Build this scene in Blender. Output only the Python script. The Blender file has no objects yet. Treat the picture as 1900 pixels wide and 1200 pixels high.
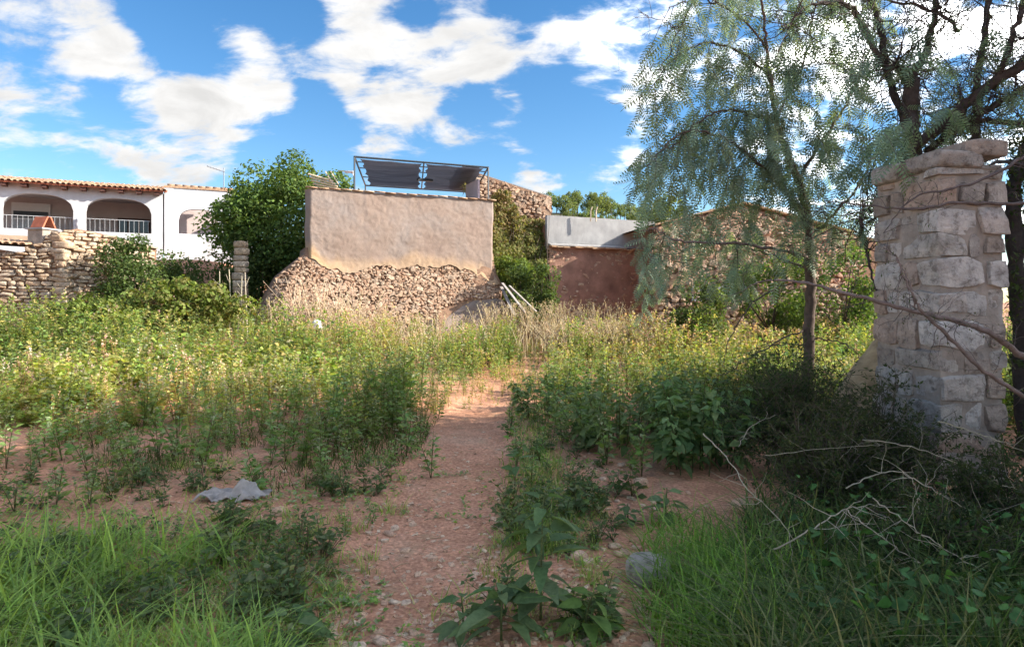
import bpy, math, random
import numpy as np
from mathutils import Matrix, Vector

# ---------------------------------------------------------------- camera, sky, sun, exposure
SC = bpy.context.scene
COL = SC.collection
FPX, CX, HZ, EYE = 1200.0, 950.0, 560.0, 1.6      # focal length and horizon in photo pixels, eye height


def P(px, py, d):
    """a photo pixel at depth d metres -> a point of the place"""
    return np.array([(px - CX) * d / FPX, d, EYE - (py - HZ) * d / FPX])


cam_d = bpy.data.cameras.new("camera")
cam_d.sensor_width = 36.0
cam_d.lens = 36.0 * FPX / 1900.0
cam_d.shift_y = -40.0 / 1900.0
cam_d.clip_start, cam_d.clip_end = 0.05, 4000.0
cam = bpy.data.objects.new("camera", cam_d)
cam.location = (0, 0, EYE)
cam.rotation_euler = (math.radians(90), 0, 0)
COL.objects.link(cam)
SC.camera = cam

SUN_EL, SUN_AZ = math.radians(27.0), math.radians(92.0)     # azimuth clockwise from +Y: the sun stands off to the right
SUN_STRENGTH, SKY_STRENGTH, EXPOSURE = 2.4, 0.05, 2.35
CLOUD_LEVEL = 4.0

sun_d = bpy.data.lights.new("sun", "SUN")
sun_d.energy = SUN_STRENGTH
sun_d.angle = math.radians(0.53)
sun_d.color = (1.0, 0.92, 0.80)
sun = bpy.data.objects.new("sun", sun_d)
_to_sun = Vector((math.sin(SUN_AZ) * math.cos(SUN_EL), math.cos(SUN_AZ) * math.cos(SUN_EL), math.sin(SUN_EL)))
sun.rotation_euler = _to_sun.to_track_quat("Z", "Y").to_euler()
sun.location = (30, -5, 30)
COL.objects.link(sun)

world = bpy.data.worlds.new("World")
SC.world = world
world.use_nodes = True


def build_sky():
    nt = world.node_tree
    N, L = nt.nodes, nt.links
    N.clear()
    out = N.new("ShaderNodeOutputWorld")
    bg = N.new("ShaderNodeBackground")
    bg.inputs["Strength"].default_value = SKY_STRENGTH
    L.new(bg.outputs[0], out.inputs[0])
    sky = N.new("ShaderNodeTexSky")
    sky.sky_type = "NISHITA"
    sky.sun_disc = False
    sky.sun_elevation = SUN_EL
    sky.sun_rotation = SUN_AZ
    sky.altitude = 300
    sky.air_density, sky.dust_density, sky.ozone_density = 1.0, 0.25, 2.2
    hs = N.new("ShaderNodeHueSaturation")
    hs.inputs["Saturation"].default_value = 1.28
    hs.inputs["Value"].default_value = 0.86
    L.new(sky.outputs[0], hs.inputs["Color"])
    tc = N.new("ShaderNodeTexCoord")
    nrm = N.new("ShaderNodeVectorMath"); nrm.operation = "NORMALIZE"
    L.new(tc.outputs["Generated"], nrm.inputs[0])

    def math_(op, a, b=None, clamp=False):
        m = N.new("ShaderNodeMath"); m.operation = op; m.use_clamp = clamp
        for i, v in enumerate((a, b)):
            if v is None:
                continue
            if isinstance(v, (int, float)):
                m.inputs[i].default_value = v
            else:
                L.new(v, m.inputs[i])
        return m.outputs[0]

    sep = N.new("ShaderNodeSeparateXYZ")
    L.new(nrm.outputs[0], sep.inputs[0])
    den = math_("ADD", math_("MAXIMUM", sep.outputs[2], 0.0), 0.30)
    comb = N.new("ShaderNodeCombineXYZ")
    L.new(math_("DIVIDE", sep.outputs[0], den), comb.inputs[0])
    L.new(math_("DIVIDE", sep.outputs[1], den), comb.inputs[1])
    mp = N.new("ShaderNodeMapping")
    mp.inputs["Rotation"].default_value = (0, 0, math.radians(35))
    mp.inputs["Scale"].default_value = (1.0, 1.45, 1.0)
    mp.inputs["Location"].default_value = (3.1, 1.7, 0)
    L.new(comb.outputs[0], mp.inputs[0])

    def noise(scale, detail, rough, dist):
        n = N.new("ShaderNodeTexNoise")
        n.inputs["Scale"].default_value = scale
        n.inputs["Detail"].default_value = detail
        n.inputs["Roughness"].default_value = rough
        n.inputs["Distortion"].default_value = dist
        L.new(mp.outputs[0], n.inputs["Vector"])
        return n.outputs["Fac"]
    n1 = noise(2.6, 12.0, 0.60, 0.35)
    n2 = noise(7.5, 9.0, 0.62, 0.4)
    # where the cumulus stand in this part of the sky: direction, angular radius, strength
    blobs = [(60, 100, 180, 0.12), (200, 95, 70, 0.13), (60, 300, 110, 0.16), (150, 210, 60, -0.16), (20, 215, 50, -0.12), (295, 250, 75, 0.24), (390, 205, 65, 0.22), (345, 165, 40, 0.16), (450, 250, 50, 0.22),
             (430, 85, 60, 0.24), (510, 120, 65, 0.26), (525, 200, 45, 0.24), (640, 50, 90, 0.22), (700, 150, 95, 0.28), (620, 120, 50, 0.14), (740, 190, 50, 0.18), (850, 80, 90, 0.27),
             (840, 150, 45, 0.101), (950, 115, 70, 0.25), (1080, 60, 85, 0.144), (1100, 130, 40, 0.101), (1190, 40, 90, 0.130), (1205, 210, 70, 0.173), (1150, 325, 55, 0.144),
             (780, 250, 55, 0.144), (840, 280, 40, 0.101), (690, 285, 45, 0.158), (350, 335, 70, 0.086), (1500, 110, 200, 0.03), (1790, 110, 260, 0.06), (935, 260, 35, 0.101), (975, 205, 35, 0.086),
             (1650, 320, 170, 0.04), (1000, 340, 45, 0.101),
             (370, 30, 90, -0.360), (300, 20, 60, -0.240), (540, 310, 70, -0.192), (590, 190, 40, -0.240), (1030, 250, 60, -0.240),
             (1100, 240, 65, -0.312), (900, 330, 60, -0.168), (225, 200, 50, -0.216), (530, 30, 60, -0.288), (1060, 340, 45, -0.192),
             (330, 90, 50, -0.192), (620, 250, 45, -0.216), (870, 200, 45, -0.240), (1010, 170, 40, -0.192), (775, 30, 30, -0.168),
             (960, 20, 50, -0.216), (1290, 260, 70, -0.168), (1250, 330, 50, -0.168), (480, 310, 50, -0.120), (180, 340, 60, -0.120)]
    total = None
    for px, py, r, a in blobs:
        c = Vector(((px - CX) / FPX, 1.0, (HZ - py) / FPX)).normalized()
        ang = math.atan(r * 1.35 / FPX)
        vm = N.new("ShaderNodeVectorMath"); vm.operation = "DOT_PRODUCT"
        vm.inputs[1].default_value = c
        L.new(nrm.outputs[0], vm.inputs[0])
        mr = N.new("ShaderNodeMapRange"); mr.interpolation_type = "SMOOTHSTEP"
        mr.inputs["From Min"].default_value = math.cos(ang)
        mr.inputs["From Max"].default_value = 1.0
        mr.inputs["To Min"].default_value = 0.0
        mr.inputs["To Max"].default_value = a
        L.new(vm.outputs["Value"], mr.inputs["Value"])
        total = mr.outputs[0] if total is None else math_("ADD", total, mr.outputs[0])
    d = math_("ADD", math_("ADD", math_("MULTIPLY", n1, 1.7), math_("MULTIPLY", n2, 0.75)), math_("SUBTRACT", total, 0.50))
    mr = N.new("ShaderNodeMapRange"); mr.interpolation_type = "SMOOTHERSTEP"
    mr.inputs["From Min"].default_value = 0.72
    mr.inputs["From Max"].default_value = 1.12
    L.new(d, mr.inputs["Value"])
    # thick cores a little greyer than the thin bright rims
    core = N.new("ShaderNodeMapRange"); core.interpolation_type = "SMOOTHSTEP"
    core.inputs["From Min"].default_value = 0.86
    core.inputs["From Max"].default_value = 1.30
    core.inputs["To Min"].default_value = 1.0
    core.inputs["To Max"].default_value = 0.92
    L.new(math_("ADD", d, math_("MULTIPLY", n2, 0.15)), core.inputs["Value"])
    cc = N.new("ShaderNodeMix"); cc.data_type = "RGBA"; cc.blend_type = "MULTIPLY"
    cc.inputs["Factor"].default_value = 1.0
    n3 = noise(4.3, 8.0, 0.6, 0.5)
    shade = N.new("ShaderNodeMapRange")
    shade.inputs["From Min"].default_value = 0.32
    shade.inputs["From Max"].default_value = 0.62
    shade.inputs["To Min"].default_value = 0.84
    shade.inputs["To Max"].default_value = 1.12
    L.new(n3, shade.inputs["Value"])
    cc.inputs[6].default_value = (CLOUD_LEVEL * 1.01, CLOUD_LEVEL, CLOUD_LEVEL * 0.985, 1)
    L.new(math_("MULTIPLY", core.outputs[0], shade.outputs[0]), cc.inputs[7])
    # clouds towards the sun scatter more of its light forward
    sd = N.new("ShaderNodeVectorMath"); sd.operation = "DOT_PRODUCT"
    sd.inputs[1].default_value = _to_sun
    L.new(nrm.outputs[0], sd.inputs[0])
    fw = N.new("ShaderNodeMapRange"); fw.interpolation_type = "SMOOTHSTEP"
    fw.inputs["From Min"].default_value = 0.12
    fw.inputs["From Max"].default_value = 1.0
    fw.inputs["To Min"].default_value = 1.0
    fw.inputs["To Max"].default_value = 15.0
    L.new(sd.outputs["Value"], fw.inputs["Value"])
    cm = N.new("ShaderNodeVectorMath"); cm.operation = "SCALE"
    L.new(cc.outputs[2], cm.inputs[0]); L.new(fw.outputs[0], cm.inputs["Scale"])
    mix = N.new("ShaderNodeMix"); mix.data_type = "RGBA"
    L.new(mr.outputs[0], mix.inputs["Factor"])
    L.new(hs.outputs[0], mix.inputs[6])
    L.new(cm.outputs[0], mix.inputs[7])
    L.new(mix.outputs[2], bg.inputs["Color"])


build_sky()
SC.view_settings.view_transform = "Standard"
SC.view_settings.look = "None"
SC.view_settings.exposure = EXPOSURE
SC.view_settings.gamma = 1.0
SC.view_settings.use_curve_mapping = False
SC.render.engine = "CYCLES"
SC.cycles.max_bounces = 6
SC.cycles.diffuse_bounces = 3
SC.cycles.transmission_bounces = 3
SC.cycles.transparent_max_bounces = 8
SC.cycles.caustics_reflective = False
SC.cycles.caustics_refractive = False

RNG = np.random.default_rng(11)

# ---------------------------------------------------------------- helpers: numbers


def sstep(a, b, x):
    t = np.clip((np.asarray(x, float) - a) / (b - a), 0, 1)
    return t * t * (3 - 2 * t)


def _hash(ix, iy, iz, seed):
    h = (ix.astype(np.int64) * 374761393 + iy.astype(np.int64) * 668265263 + iz.astype(np.int64) * 2147483647 + seed * 1274126177) & 0xFFFFFFFF
    h = ((h ^ (h >> 13)) * 1274126177) & 0xFFFFFFFF
    h = h ^ (h >> 16)
    return (h & 0xFFFFFF) / float(0xFFFFFF)


def vnoise(p, seed=0):
    """value noise in -1..1 at points p (N,3)"""
    p = np.asarray(p, float)
    i = np.floor(p); f = p - i; f = f * f * (3 - 2 * f)
    i = i.astype(np.int64)
    r = 0
    for dx in (0, 1):
        for dy in (0, 1):
            for dz in (0, 1):
                w = (f[:, 0] if dx else 1 - f[:, 0]) * (f[:, 1] if dy else 1 - f[:, 1]) * (f[:, 2] if dz else 1 - f[:, 2])
                r = r + w * _hash(i[:, 0] + dx, i[:, 1] + dy, i[:, 2] + dz, seed)
    return r * 2 - 1


def fbm(p, octaves=3, seed=0, gain=0.5):
    r, a, s = 0, 1.0, 1.0
    for k in range(octaves):
        r = r + a * vnoise(np.asarray(p) * s, seed + k * 17)
        a *= gain; s *= 2.03
    return r


def nrm(v):
    v = np.asarray(v, float)
    return v / np.maximum(np.linalg.norm(v, axis=-1, keepdims=True), 1e-9)


def frames(d, up=None, roll=None):
    """rotation matrices whose X axis is d and whose Z axis leans to up"""
    d = nrm(d)
    if up is None:
        up = np.tile([0, 0, 1.0], (len(d), 1))
    y = np.cross(up, d)
    bad = np.linalg.norm(y, axis=1) < 1e-4
    y[bad] = [0, 1, 0]
    y = nrm(y)
    z = np.cross(d, y)
    if roll is not None:
        c, s = np.cos(roll)[:, None], np.sin(roll)[:, None]
        y, z = y * c + z * s, z * c - y * s
    return np.stack([d, y, z], axis=2)


def rand_dirs(rng, n):
    return nrm(rng.normal(size=(n, 3)))


# ---------------------------------------------------------------- helpers: objects
WORLD_LOC = {}


def empty(name, loc, label, category, group=None):
    o = bpy.data.objects.new(name, None)
    o.location = [float(v) for v in loc]
    o.empty_display_size = 0.2
    COL.objects.link(o)
    WORLD_LOC[o.name] = Vector(o.location)
    return tag(o, label, category, group)


def tag(o, label=None, category=None, group=None, kind=None):
    for k, v in (("label", label), ("category", category), ("group", group), ("kind", kind)):
        if v:
            o[k] = v
    return o


def parent(o, p):
    if p is not None:
        o.parent = p
        o.matrix_parent_inverse = Matrix.Translation(-WORLD_LOC.get(p.name, Vector((0, 0, 0))))
    return o


def obj(name, me, par=None):
    o = bpy.data.objects.new(name, me)
    COL.objects.link(o)
    return parent(o, par)


class Geo:
    """collects triangles with one colour for each vertex and links them as one mesh object"""

    def __init__(self):
        self.v, self.f, self.c, self.n = [], [], [], 0

    def add(self, v, f, c=(1, 1, 1)):
        v = np.asarray(v, float).reshape(-1, 3)
        f = np.asarray(f, np.int64)
        if f.ndim == 2 and f.shape[1] == 4:
            f = np.concatenate([f[:, [0, 1, 2]], f[:, [0, 2, 3]]])
        c = np.asarray(c, float)
        if c.ndim == 1:
            c = np.tile(c, (len(v), 1))
        self.v.append(v); self.f.append(f + self.n); self.c.append(c)
        self.n += len(v)
        return self

    def inst(self, tv, tf, pos, rot, scale, col):
        tv = np.asarray(tv, float); tf = np.asarray(tf, np.int64)
        if tf.shape[1] == 4:
            tf = np.concatenate([tf[:, [0, 1, 2]], tf[:, [0, 2, 3]]])
        n, m = len(pos), len(tv)
        if n == 0:
            return self
        scale = np.asarray(scale, float)
        sv = tv[None] * (scale[:, None, None] if scale.ndim == 1 else scale[:, None, :])
        v = np.einsum("nij,nmj->nmi", rot, sv) + np.asarray(pos)[:, None, :]
        f = tf[None] + (np.arange(n) * m)[:, None, None]
        col = np.asarray(col, float)
        if col.ndim == 2 and len(col) == n:
            c = np.repeat(col, m, axis=0)
        elif col.ndim == 3:
            c = col.reshape(-1, 3)
        else:
            c = np.tile(col, (n * m, 1))
        return self.add(v.reshape(-1, 3), f.reshape(-1, 3), c)

    def box(self, lo, hi, c=(1, 1, 1), fr=None):
        lo, hi = np.asarray(lo, float), np.asarray(hi, float)
        v = np.array([[x, y, z] for z in (lo[2], hi[2]) for y in (lo[1], hi[1]) for x in (lo[0], hi[0])])
        f = np.array([[0, 2, 3, 1], [4, 5, 7, 6], [0, 1, 5, 4], [2, 6, 7, 3], [0, 4, 6, 2], [1, 3, 7, 5]])
        return self.add(v if fr is None else fr.pts(v), f, c)

    def tube(self, pts, rad, sides=5, c=(1, 1, 1), cap=True):
        pts = np.asarray(pts, float)
        k = len(pts)
        rad = np.broadcast_to(np.asarray(rad, float), (k,))
        t = nrm(np.gradient(pts, axis=0))
        ref = np.array([0.31, 0.77, 0.12]) if abs(t[0, 2]) > 0.8 else np.array([0.05, 0.1, 1.0])
        a = nrm(np.cross(t, np.tile(ref, (k, 1))))
        b = np.cross(t, a)
        th = np.linspace(0, 2 * np.pi, sides, endpoint=False)
        ring = pts[:, None] + rad[:, None, None] * (a[:, None] * np.cos(th)[None, :, None] + b[:, None] * np.sin(th)[None, :, None])
        i = np.arange(k - 1)[:, None] * sides
        j = np.arange(sides)[None]
        j2 = (j + 1) % sides
        f = np.stack([i + j, i + j2, i + sides + j2, i + sides + j], axis=-1).reshape(-1, 4)
        f = np.concatenate([f[:, [0, 1, 2]], f[:, [0, 2, 3]]])
        if cap:
            e = [[0, q + 1, q] for q in range(1, sides - 1)] + [[(k - 1) * sides, (k - 1) * sides + q, (k - 1) * sides + q + 1] for q in range(1, sides - 1)]
            f = np.concatenate([f, np.array(e)])
        return self.add(ring.reshape(-1, 3), f, c)

    def grid(self, p, c=(1, 1, 1), closed=False):
        """p (rows, cols, 3)"""
        r, k = p.shape[:2]
        idx = np.arange(r * k).reshape(r, k)
        f = np.stack([idx[:-1, :-1], idx[:-1, 1:], idx[1:, 1:], idx[1:, :-1]], axis=-1).reshape(-1, 4)
        return self.add(p.reshape(-1, 3), f, c)

    def mesh(self, name, mat, smooth=False):
        me = bpy.data.meshes.new(name)
        if not self.v:
            return me
        v = np.concatenate(self.v); f = np.concatenate(self.f); c = np.concatenate(self.c)
        me.vertices.add(len(v)); me.vertices.foreach_set("co", v.astype(np.float32).ravel())
        me.loops.add(3 * len(f)); me.loops.foreach_set("vertex_index", f.astype(np.int32).ravel())
        me.polygons.add(len(f)); me.polygons.foreach_set("loop_start", np.arange(0, 3 * len(f), 3, dtype=np.int32))
        me.polygons.foreach_set("use_smooth", np.full(len(f), smooth, dtype=bool))
        at = me.color_attributes.new("Col", "FLOAT_COLOR", "POINT")
        at.data.foreach_set("color", np.concatenate([c, np.ones((len(c), 1))], axis=1).astype(np.float32).ravel())
        me.update(calc_edges=True)
        me.materials.append(mat)
        return me

    def build(self, name, mat, par=None, smooth=False):
        return obj(name, self.mesh(name, mat, smooth), par)


class Frame:
    """a wall's own axes: u along it, w out of its face towards the field, z up"""

    def __init__(self, o, ud):
        self.o = np.asarray(o, float)
        ud = np.asarray(ud, float); ud = ud / np.linalg.norm(ud)
        self.u = np.array([ud[0], ud[1], 0.0])
        self.n = np.array([ud[1], -ud[0], 0.0])

    def pts(self, q):
        q = np.asarray(q, float)
        return self.o + q[..., 0:1] * self.u + q[..., 1:2] * self.n + q[..., 2:3] * np.array([0, 0, 1.0])

    def pt(self, u, w, z):
        return self.pts(np.array([u, w, z], float))


# ---------------------------------------------------------------- helpers: materials
def new_mat(name):
    m = bpy.data.materials.new(name)
    m.use_nodes = True
    nt = m.node_tree
    nt.nodes.clear()
    out = nt.nodes.new("ShaderNodeOutputMaterial")
    return m, nt.nodes, nt.links, out


def mix_rgb(N, L, fac, a, b, blend="MIX"):
    m = N.new("ShaderNodeMix"); m.data_type = "RGBA"; m.blend_type = blend
    for s, v in ((m.inputs["Factor"], fac), (m.inputs[6], a), (m.inputs[7], b)):
        if isinstance(v, (int, float)):
            s.default_value = v
        elif isinstance(v, tuple):
            s.default_value = v if len(v) == 4 else (*v, 1)
        else:
            L.new(v, s)
    return m.outputs[2]


def noise_tex(N, L, scale, detail=5, rough=0.55, dist=0.0, coord="Object", mapping=None):
    tc = N.new("ShaderNodeTexCoord")
    n = N.new("ShaderNodeTexNoise")
    n.inputs["Scale"].default_value = scale
    n.inputs["Detail"].default_value = detail
    n.inputs["Roughness"].default_value = rough
    n.inputs["Distortion"].default_value = dist
    src = tc.outputs[coord]
    if coord == "World":
        pass
    if mapping:
        mp = N.new("ShaderNodeMapping"); mp.inputs["Scale"].default_value = mapping
        L.new(src, mp.inputs[0]); src = mp.outputs[0]
    L.new(src, n.inputs["Vector"])
    return n.outputs["Fac"]


def ramp(N, L, fac, stops):
    r = N.new("ShaderNodeValToRGB")
    el = r.color_ramp.elements
    while len(el) < len(stops):
        el.new(0.5)
    for e, (p, c) in zip(el, stops):
        e.position = p
        e.color = (*c, 1) if len(c) == 3 else c
    L.new(fac, r.inputs[0])
    return r.outputs[0]


def bump(N, L, height, strength, dist, prev=None):
    b = N.new("ShaderNodeBump")
    b.inputs["Strength"].default_value = strength
    b.inputs["Distance"].default_value = dist
    L.new(height, b.inputs["Height"])
    if prev is not None:
        L.new(prev, b.inputs["Normal"])
    return b.outputs[0]


def principled(N, L, out, color, rough=0.85, normal=None, spec=0.3, metal=0.0):
    p = N.new("ShaderNodeBsdfPrincipled")
    if isinstance(color, tuple):
        p.inputs["Base Color"].default_value = (*color, 1) if len(color) == 3 else color
    else:
        L.new(color, p.inputs["Base Color"])
    p.inputs["Roughness"].default_value = rough
    p.inputs["Specular IOR Level"].default_value = spec
    p.inputs["Metallic"].default_value = metal
    if normal is not None:
        L.new(normal, p.inputs["Normal"])
    L.new(p.outputs[0], out.inputs[0])
    return p


def mat_foliage(name, trans=0.45, rough=0.5, spec=0.35, var=0.22):
    m, N, L, out = new_mat(name)
    at = N.new("ShaderNodeAttribute"); at.attribute_name = "Col"
    n = noise_tex(N, L, 2.1, 3)
    oi = N.new("ShaderNodeObjectInfo")
    hs = N.new("ShaderNodeHueSaturation")
    mr = N.new("ShaderNodeMapRange")
    mr.inputs["To Min"].default_value = 1 - var
    mr.inputs["To Max"].default_value = 1 + var
    mr.inputs["From Min"].default_value = 0.3
    mr.inputs["From Max"].default_value = 0.7
    L.new(n, mr.inputs["Value"])
    mr2 = N.new("ShaderNodeMapRange")
    mr2.inputs["To Min"].default_value = 0.485
    mr2.inputs["To Max"].default_value = 0.515
    L.new(oi.outputs["Random"], mr2.inputs["Value"])
    L.new(mr2.outputs[0], hs.inputs["Hue"])
    L.new(mr.outputs[0], hs.inputs["Value"])
    fine = noise_tex(N, L, 45.0, 5, 0.6)
    vein = ramp(N, L, fine, [(0.3, (.72, .76, .66)), (0.55, (1.04, 1.04, 1.0)), (0.75, (1.25, 1.2, 1.1))])
    L.new(mix_rgb(N, L, 1.0, at.outputs["Color"], vein, "MULTIPLY"), hs.inputs["Color"])
    p = N.new("ShaderNodeBsdfPrincipled")
    p.inputs["Roughness"].default_value = rough
    p.inputs["Specular IOR Level"].default_value = spec
    L.new(hs.outputs[0], p.inputs["Base Color"])
    t = N.new("ShaderNodeBsdfTranslucent")
    tcol = mix_rgb(N, L, 1.0, hs.outputs[0], (1.35, 1.3, 0.55), "MULTIPLY")
    L.new(tcol, t.inputs["Color"])
    ms = N.new("ShaderNodeMixShader"); ms.inputs[0].default_value = trans
    L.new(p.outputs[0], ms.inputs[1]); L.new(t.outputs[0], ms.inputs[2])
    L.new(ms.outputs[0], out.inputs[0])
    return m


def mat_attr(name, rough=0.9, nscale=9.0, bstr=0.5, bdist=0.02, var=0.35, spec=0.2):
    """solid thing coloured by its vertices, with grain and fine relief"""
    m, N, L, out = new_mat(name)
    at = N.new("ShaderNodeAttribute"); at.attribute_name = "Col"
    n = noise_tex(N, L, nscale, 8, 0.65)
    f = ramp(N, L, n, [(0.25, (1 - var,) * 3), (0.75, (1 + var,) * 3)])
    c = mix_rgb(N, L, 1.0, at.outputs["Color"], f, "MULTIPLY")
    principled(N, L, out, c, rough, bump(N, L, n, bstr, bdist), spec)
    return m


def mat_stone(name, tones, nscale=6.0, bstr=0.7, bdist=0.03, lichen=None, src="object"):
    """tone picked per stone; mottling and pitting on top"""
    m, N, L, out = new_mat(name)
    if src == "object":
        oi = N.new("ShaderNodeObjectInfo"); rnd = oi.outputs["Random"]
    else:
        g = N.new("ShaderNodeNewGeometry"); rnd = g.outputs["Random Per Island"]
    k = len(tones)
    base = ramp(N, L, rnd, [(i / (k - 1), t) for i, t in enumerate(tones)])
    tc = N.new("ShaderNodeTexCoord")
    g2 = N.new("ShaderNodeNewGeometry")
    def nz(scale, detail, rough):
        n = N.new("ShaderNodeTexNoise")
        n.inputs["Scale"].default_value = scale; n.inputs["Detail"].default_value = detail; n.inputs["Roughness"].default_value = rough
        L.new(g2.outputs["Position"], n.inputs["Vector"])
        return n.outputs["Fac"]
    n = nz(nscale, 8, 0.65)
    f = ramp(N, L, n, [(0.28, (0.62, 0.60, 0.58)), (0.5, (0.98, 0.97, 0.95)), (0.74, (1.32, 1.3, 1.26))])
    c = mix_rgb(N, L, 1.0, base, f, "MULTIPLY")
    if lichen:
        n2 = nz(nscale * 0.7, 6, 0.7)
        c = mix_rgb(N, L, ramp(N, L, n2, [(0.55, (0, 0, 0)), (0.66, (0.7, 0.7, 0.7))]), c, lichen)
    n3 = nz(nscale * 5, 6, 0.6)
    n4 = nz(nscale * 2.3, 9, 0.75)
    c = mix_rgb(N, L, 1.0, c, ramp(N, L, n4, [(0.38, (.55, .53, .51)), (0.48, (1, 1, 1)), (0.62, (1.12, 1.12, 1.1))]), "MULTIPLY")
    b = bump(N, L, n, bstr, bdist)
    b = bump(N, L, n3, bstr * 0.6, bdist * 0.3, b)
    principled(N, L, out, c, 0.92, b, 0.2)
    return m


def mat_plain(name, color, rough=0.8, nscale=4.0, var=0.12, bstr=0.15, bdist=0.02, spec=0.3, metal=0.0, stain=None):
    m, N, L, out = new_mat(name)
    n = noise_tex(N, L, nscale, 7, 0.6)
    lo = tuple(v * (1 - var) for v in color); hi = tuple(v * (1 + var) for v in color)
    c = ramp(N, L, n, [(0.3, lo), (0.7, hi)])
    if stain:
        n2 = noise_tex(N, L, nscale * 0.5, 8, 0.7, 0.6, mapping=(1.0, 1.0, 0.35))
        c = mix_rgb(N, L, ramp(N, L, n2, [(0.5, (0, 0, 0)), (0.72, (0.85,) * 3)]), c, stain)
    principled(N, L, out, c, rough, bump(N, L, n, bstr, bdist) if bstr else None, spec, metal)
    return m
# ---------------------------------------------------------------- materials of the place
M = {}
M["leaf"] = mat_foliage("green leaf", 0.42, 0.68, 0.2)
M["leaf_soft"] = mat_foliage("soft weed leaf", 0.42, 0.6, 0.25)
M["leaf_feather"] = mat_foliage("feathery leaf", 0.3, 0.55, 0.3)
M["leaf_gloss"] = mat_foliage("ivy leaf", 0.3, 0.6, 0.2)
M["straw"] = mat_foliage("dry straw", 0.25, 0.7, 0.2, 0.15)
M["bark"] = mat_attr("bark", 0.95, 14.0, 0.8, 0.02, 0.45)
M["rubble"] = mat_stone("warm rubble stone", [(.30, .20, .14), (.40, .28, .20), (.36, .22, .15), (.44, .33, .25), (.33, .25, .19), (.46, .31, .21)])
M["rubble_island"] = mat_stone("warm rubble stone fill", [(.30, .20, .14), (.40, .28, .20), (.36, .22, .15), (.44, .33, .25), (.33, .25, .19)], src="island")
M["ruin_stone"] = mat_stone("pale dry stone", [(.36, .27, .19), (.46, .36, .26), (.40, .28, .19), (.50, .42, .33), (.38, .31, .24), (.48, .34, .23)])
M["ruin_island"] = mat_stone("pale dry stone fill", [(.36, .27, .19), (.46, .36, .26), (.40, .28, .19), (.50, .42, .33), (.38, .31, .24)], src="island")
M["pillar_stone"] = mat_stone("limestone of the pillar", [(.30, .275, .25), (.46, .42, .38), (.40, .29, .225), (.54, .51, .48), (.28, .235, .20), (.44, .36, .30)], 5.5, 1.2, 0.05, (.30, .28, .24))
M["pebble"] = mat_stone("pebble", [(0.499, 0.313, 0.203), (0.582, 0.414, 0.289), (0.541, 0.331, 0.218), (0.645, 0.497, 0.367), (0.489, 0.304, 0.203)], 30.0, 0.4, 0.004, src="object")
M["pebble_island"] = mat_stone("gravel", [(0.437, 0.258, 0.164), (0.572, 0.386, 0.265), (0.520, 0.304, 0.195), (0.645, 0.497, 0.359), (0.468, 0.285, 0.187)], 30.0, 0.4, 0.004, src="island")
M["mortar"] = mat_plain("lime mortar", (.32, .27, .225), 0.95, 7.0, 0.3, 0.8, 0.03)
M["earth_mortar"] = mat_plain("red earth mortar", (.24, .145, .095), 0.95, 6.0, 0.3, 0.8, 0.03)
M["mud"] = mat_plain("red mud render", (.30, .17, .125), 0.95, 1.6, 0.4, 0.9, 0.05, stain=(.26, .155, .11))
M["white_wall"] = mat_plain("whitewash", (.52, .53, .555), 0.85, 2.2, 0.05, 0.25, 0.01, stain=(.44, .44, .44))
M["porch_wall"] = mat_plain("porch render", (.50, .42, .40), 0.9, 2.0, 0.08, 0.15, 0.01)
M["cement"] = mat_plain("weathered grey cement", (.36, .355, .35), 0.9, 1.4, 0.2, 0.4, 0.02, stain=(.22, .215, .21))
M["tile"] = mat_stone("terracotta tile", [(.30, .17, .11), (.38, .24, .155), (.42, .29, .19), (.33, .20, .135), (.46, .35, .25)], 8.0, 0.3, 0.01, (.42, .34, .24))
M["terracotta"] = mat_plain("red terracotta", (.42, .13, .07), 0.8, 6.0, 0.2, 0.2, 0.01)
M["brown_wood"] = mat_plain("dark brown beam", (.09, .04, .03), 0.7, 8.0, 0.3, 0.3, 0.01)
M["grey_wood"] = mat_plain("weathered grey plank", (.27, .24, .22), 0.9, 9.0, 0.3, 0.5, 0.01)
M["pale_wood"] = mat_plain("pale wood", (.55, .45, .32), 0.8, 9.0, 0.2, 0.3, 0.01)
M["iron"] = mat_plain("dark painted iron", (.035, .045, .055), 0.45, 12.0, 0.2, 0.0, spec=0.5)
M["rail"] = mat_plain("pale painted rail", (.42, .43, .44), 0.5, 12.0, 0.1, 0.0, spec=0.5)
M["dark_glass"] = mat_plain("dark window glass", (.02, .022, .028), 0.08, 3.0, 0.2, 0.0, spec=0.6)
M["paint_white"] = mat_plain("white paint", (.72, .72, .72), 0.6, 6.0, 0.05, 0.1)
M["pink_panel"] = mat_plain("lilac painted panel", (.42, .33, .35), 0.7, 4.0, 0.1, 0.1)
M["galv"] = mat_plain("galvanised metal", (.30, .31, .33), 0.4, 10.0, 0.15, 0.0, spec=0.5, metal=0.6)


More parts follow.
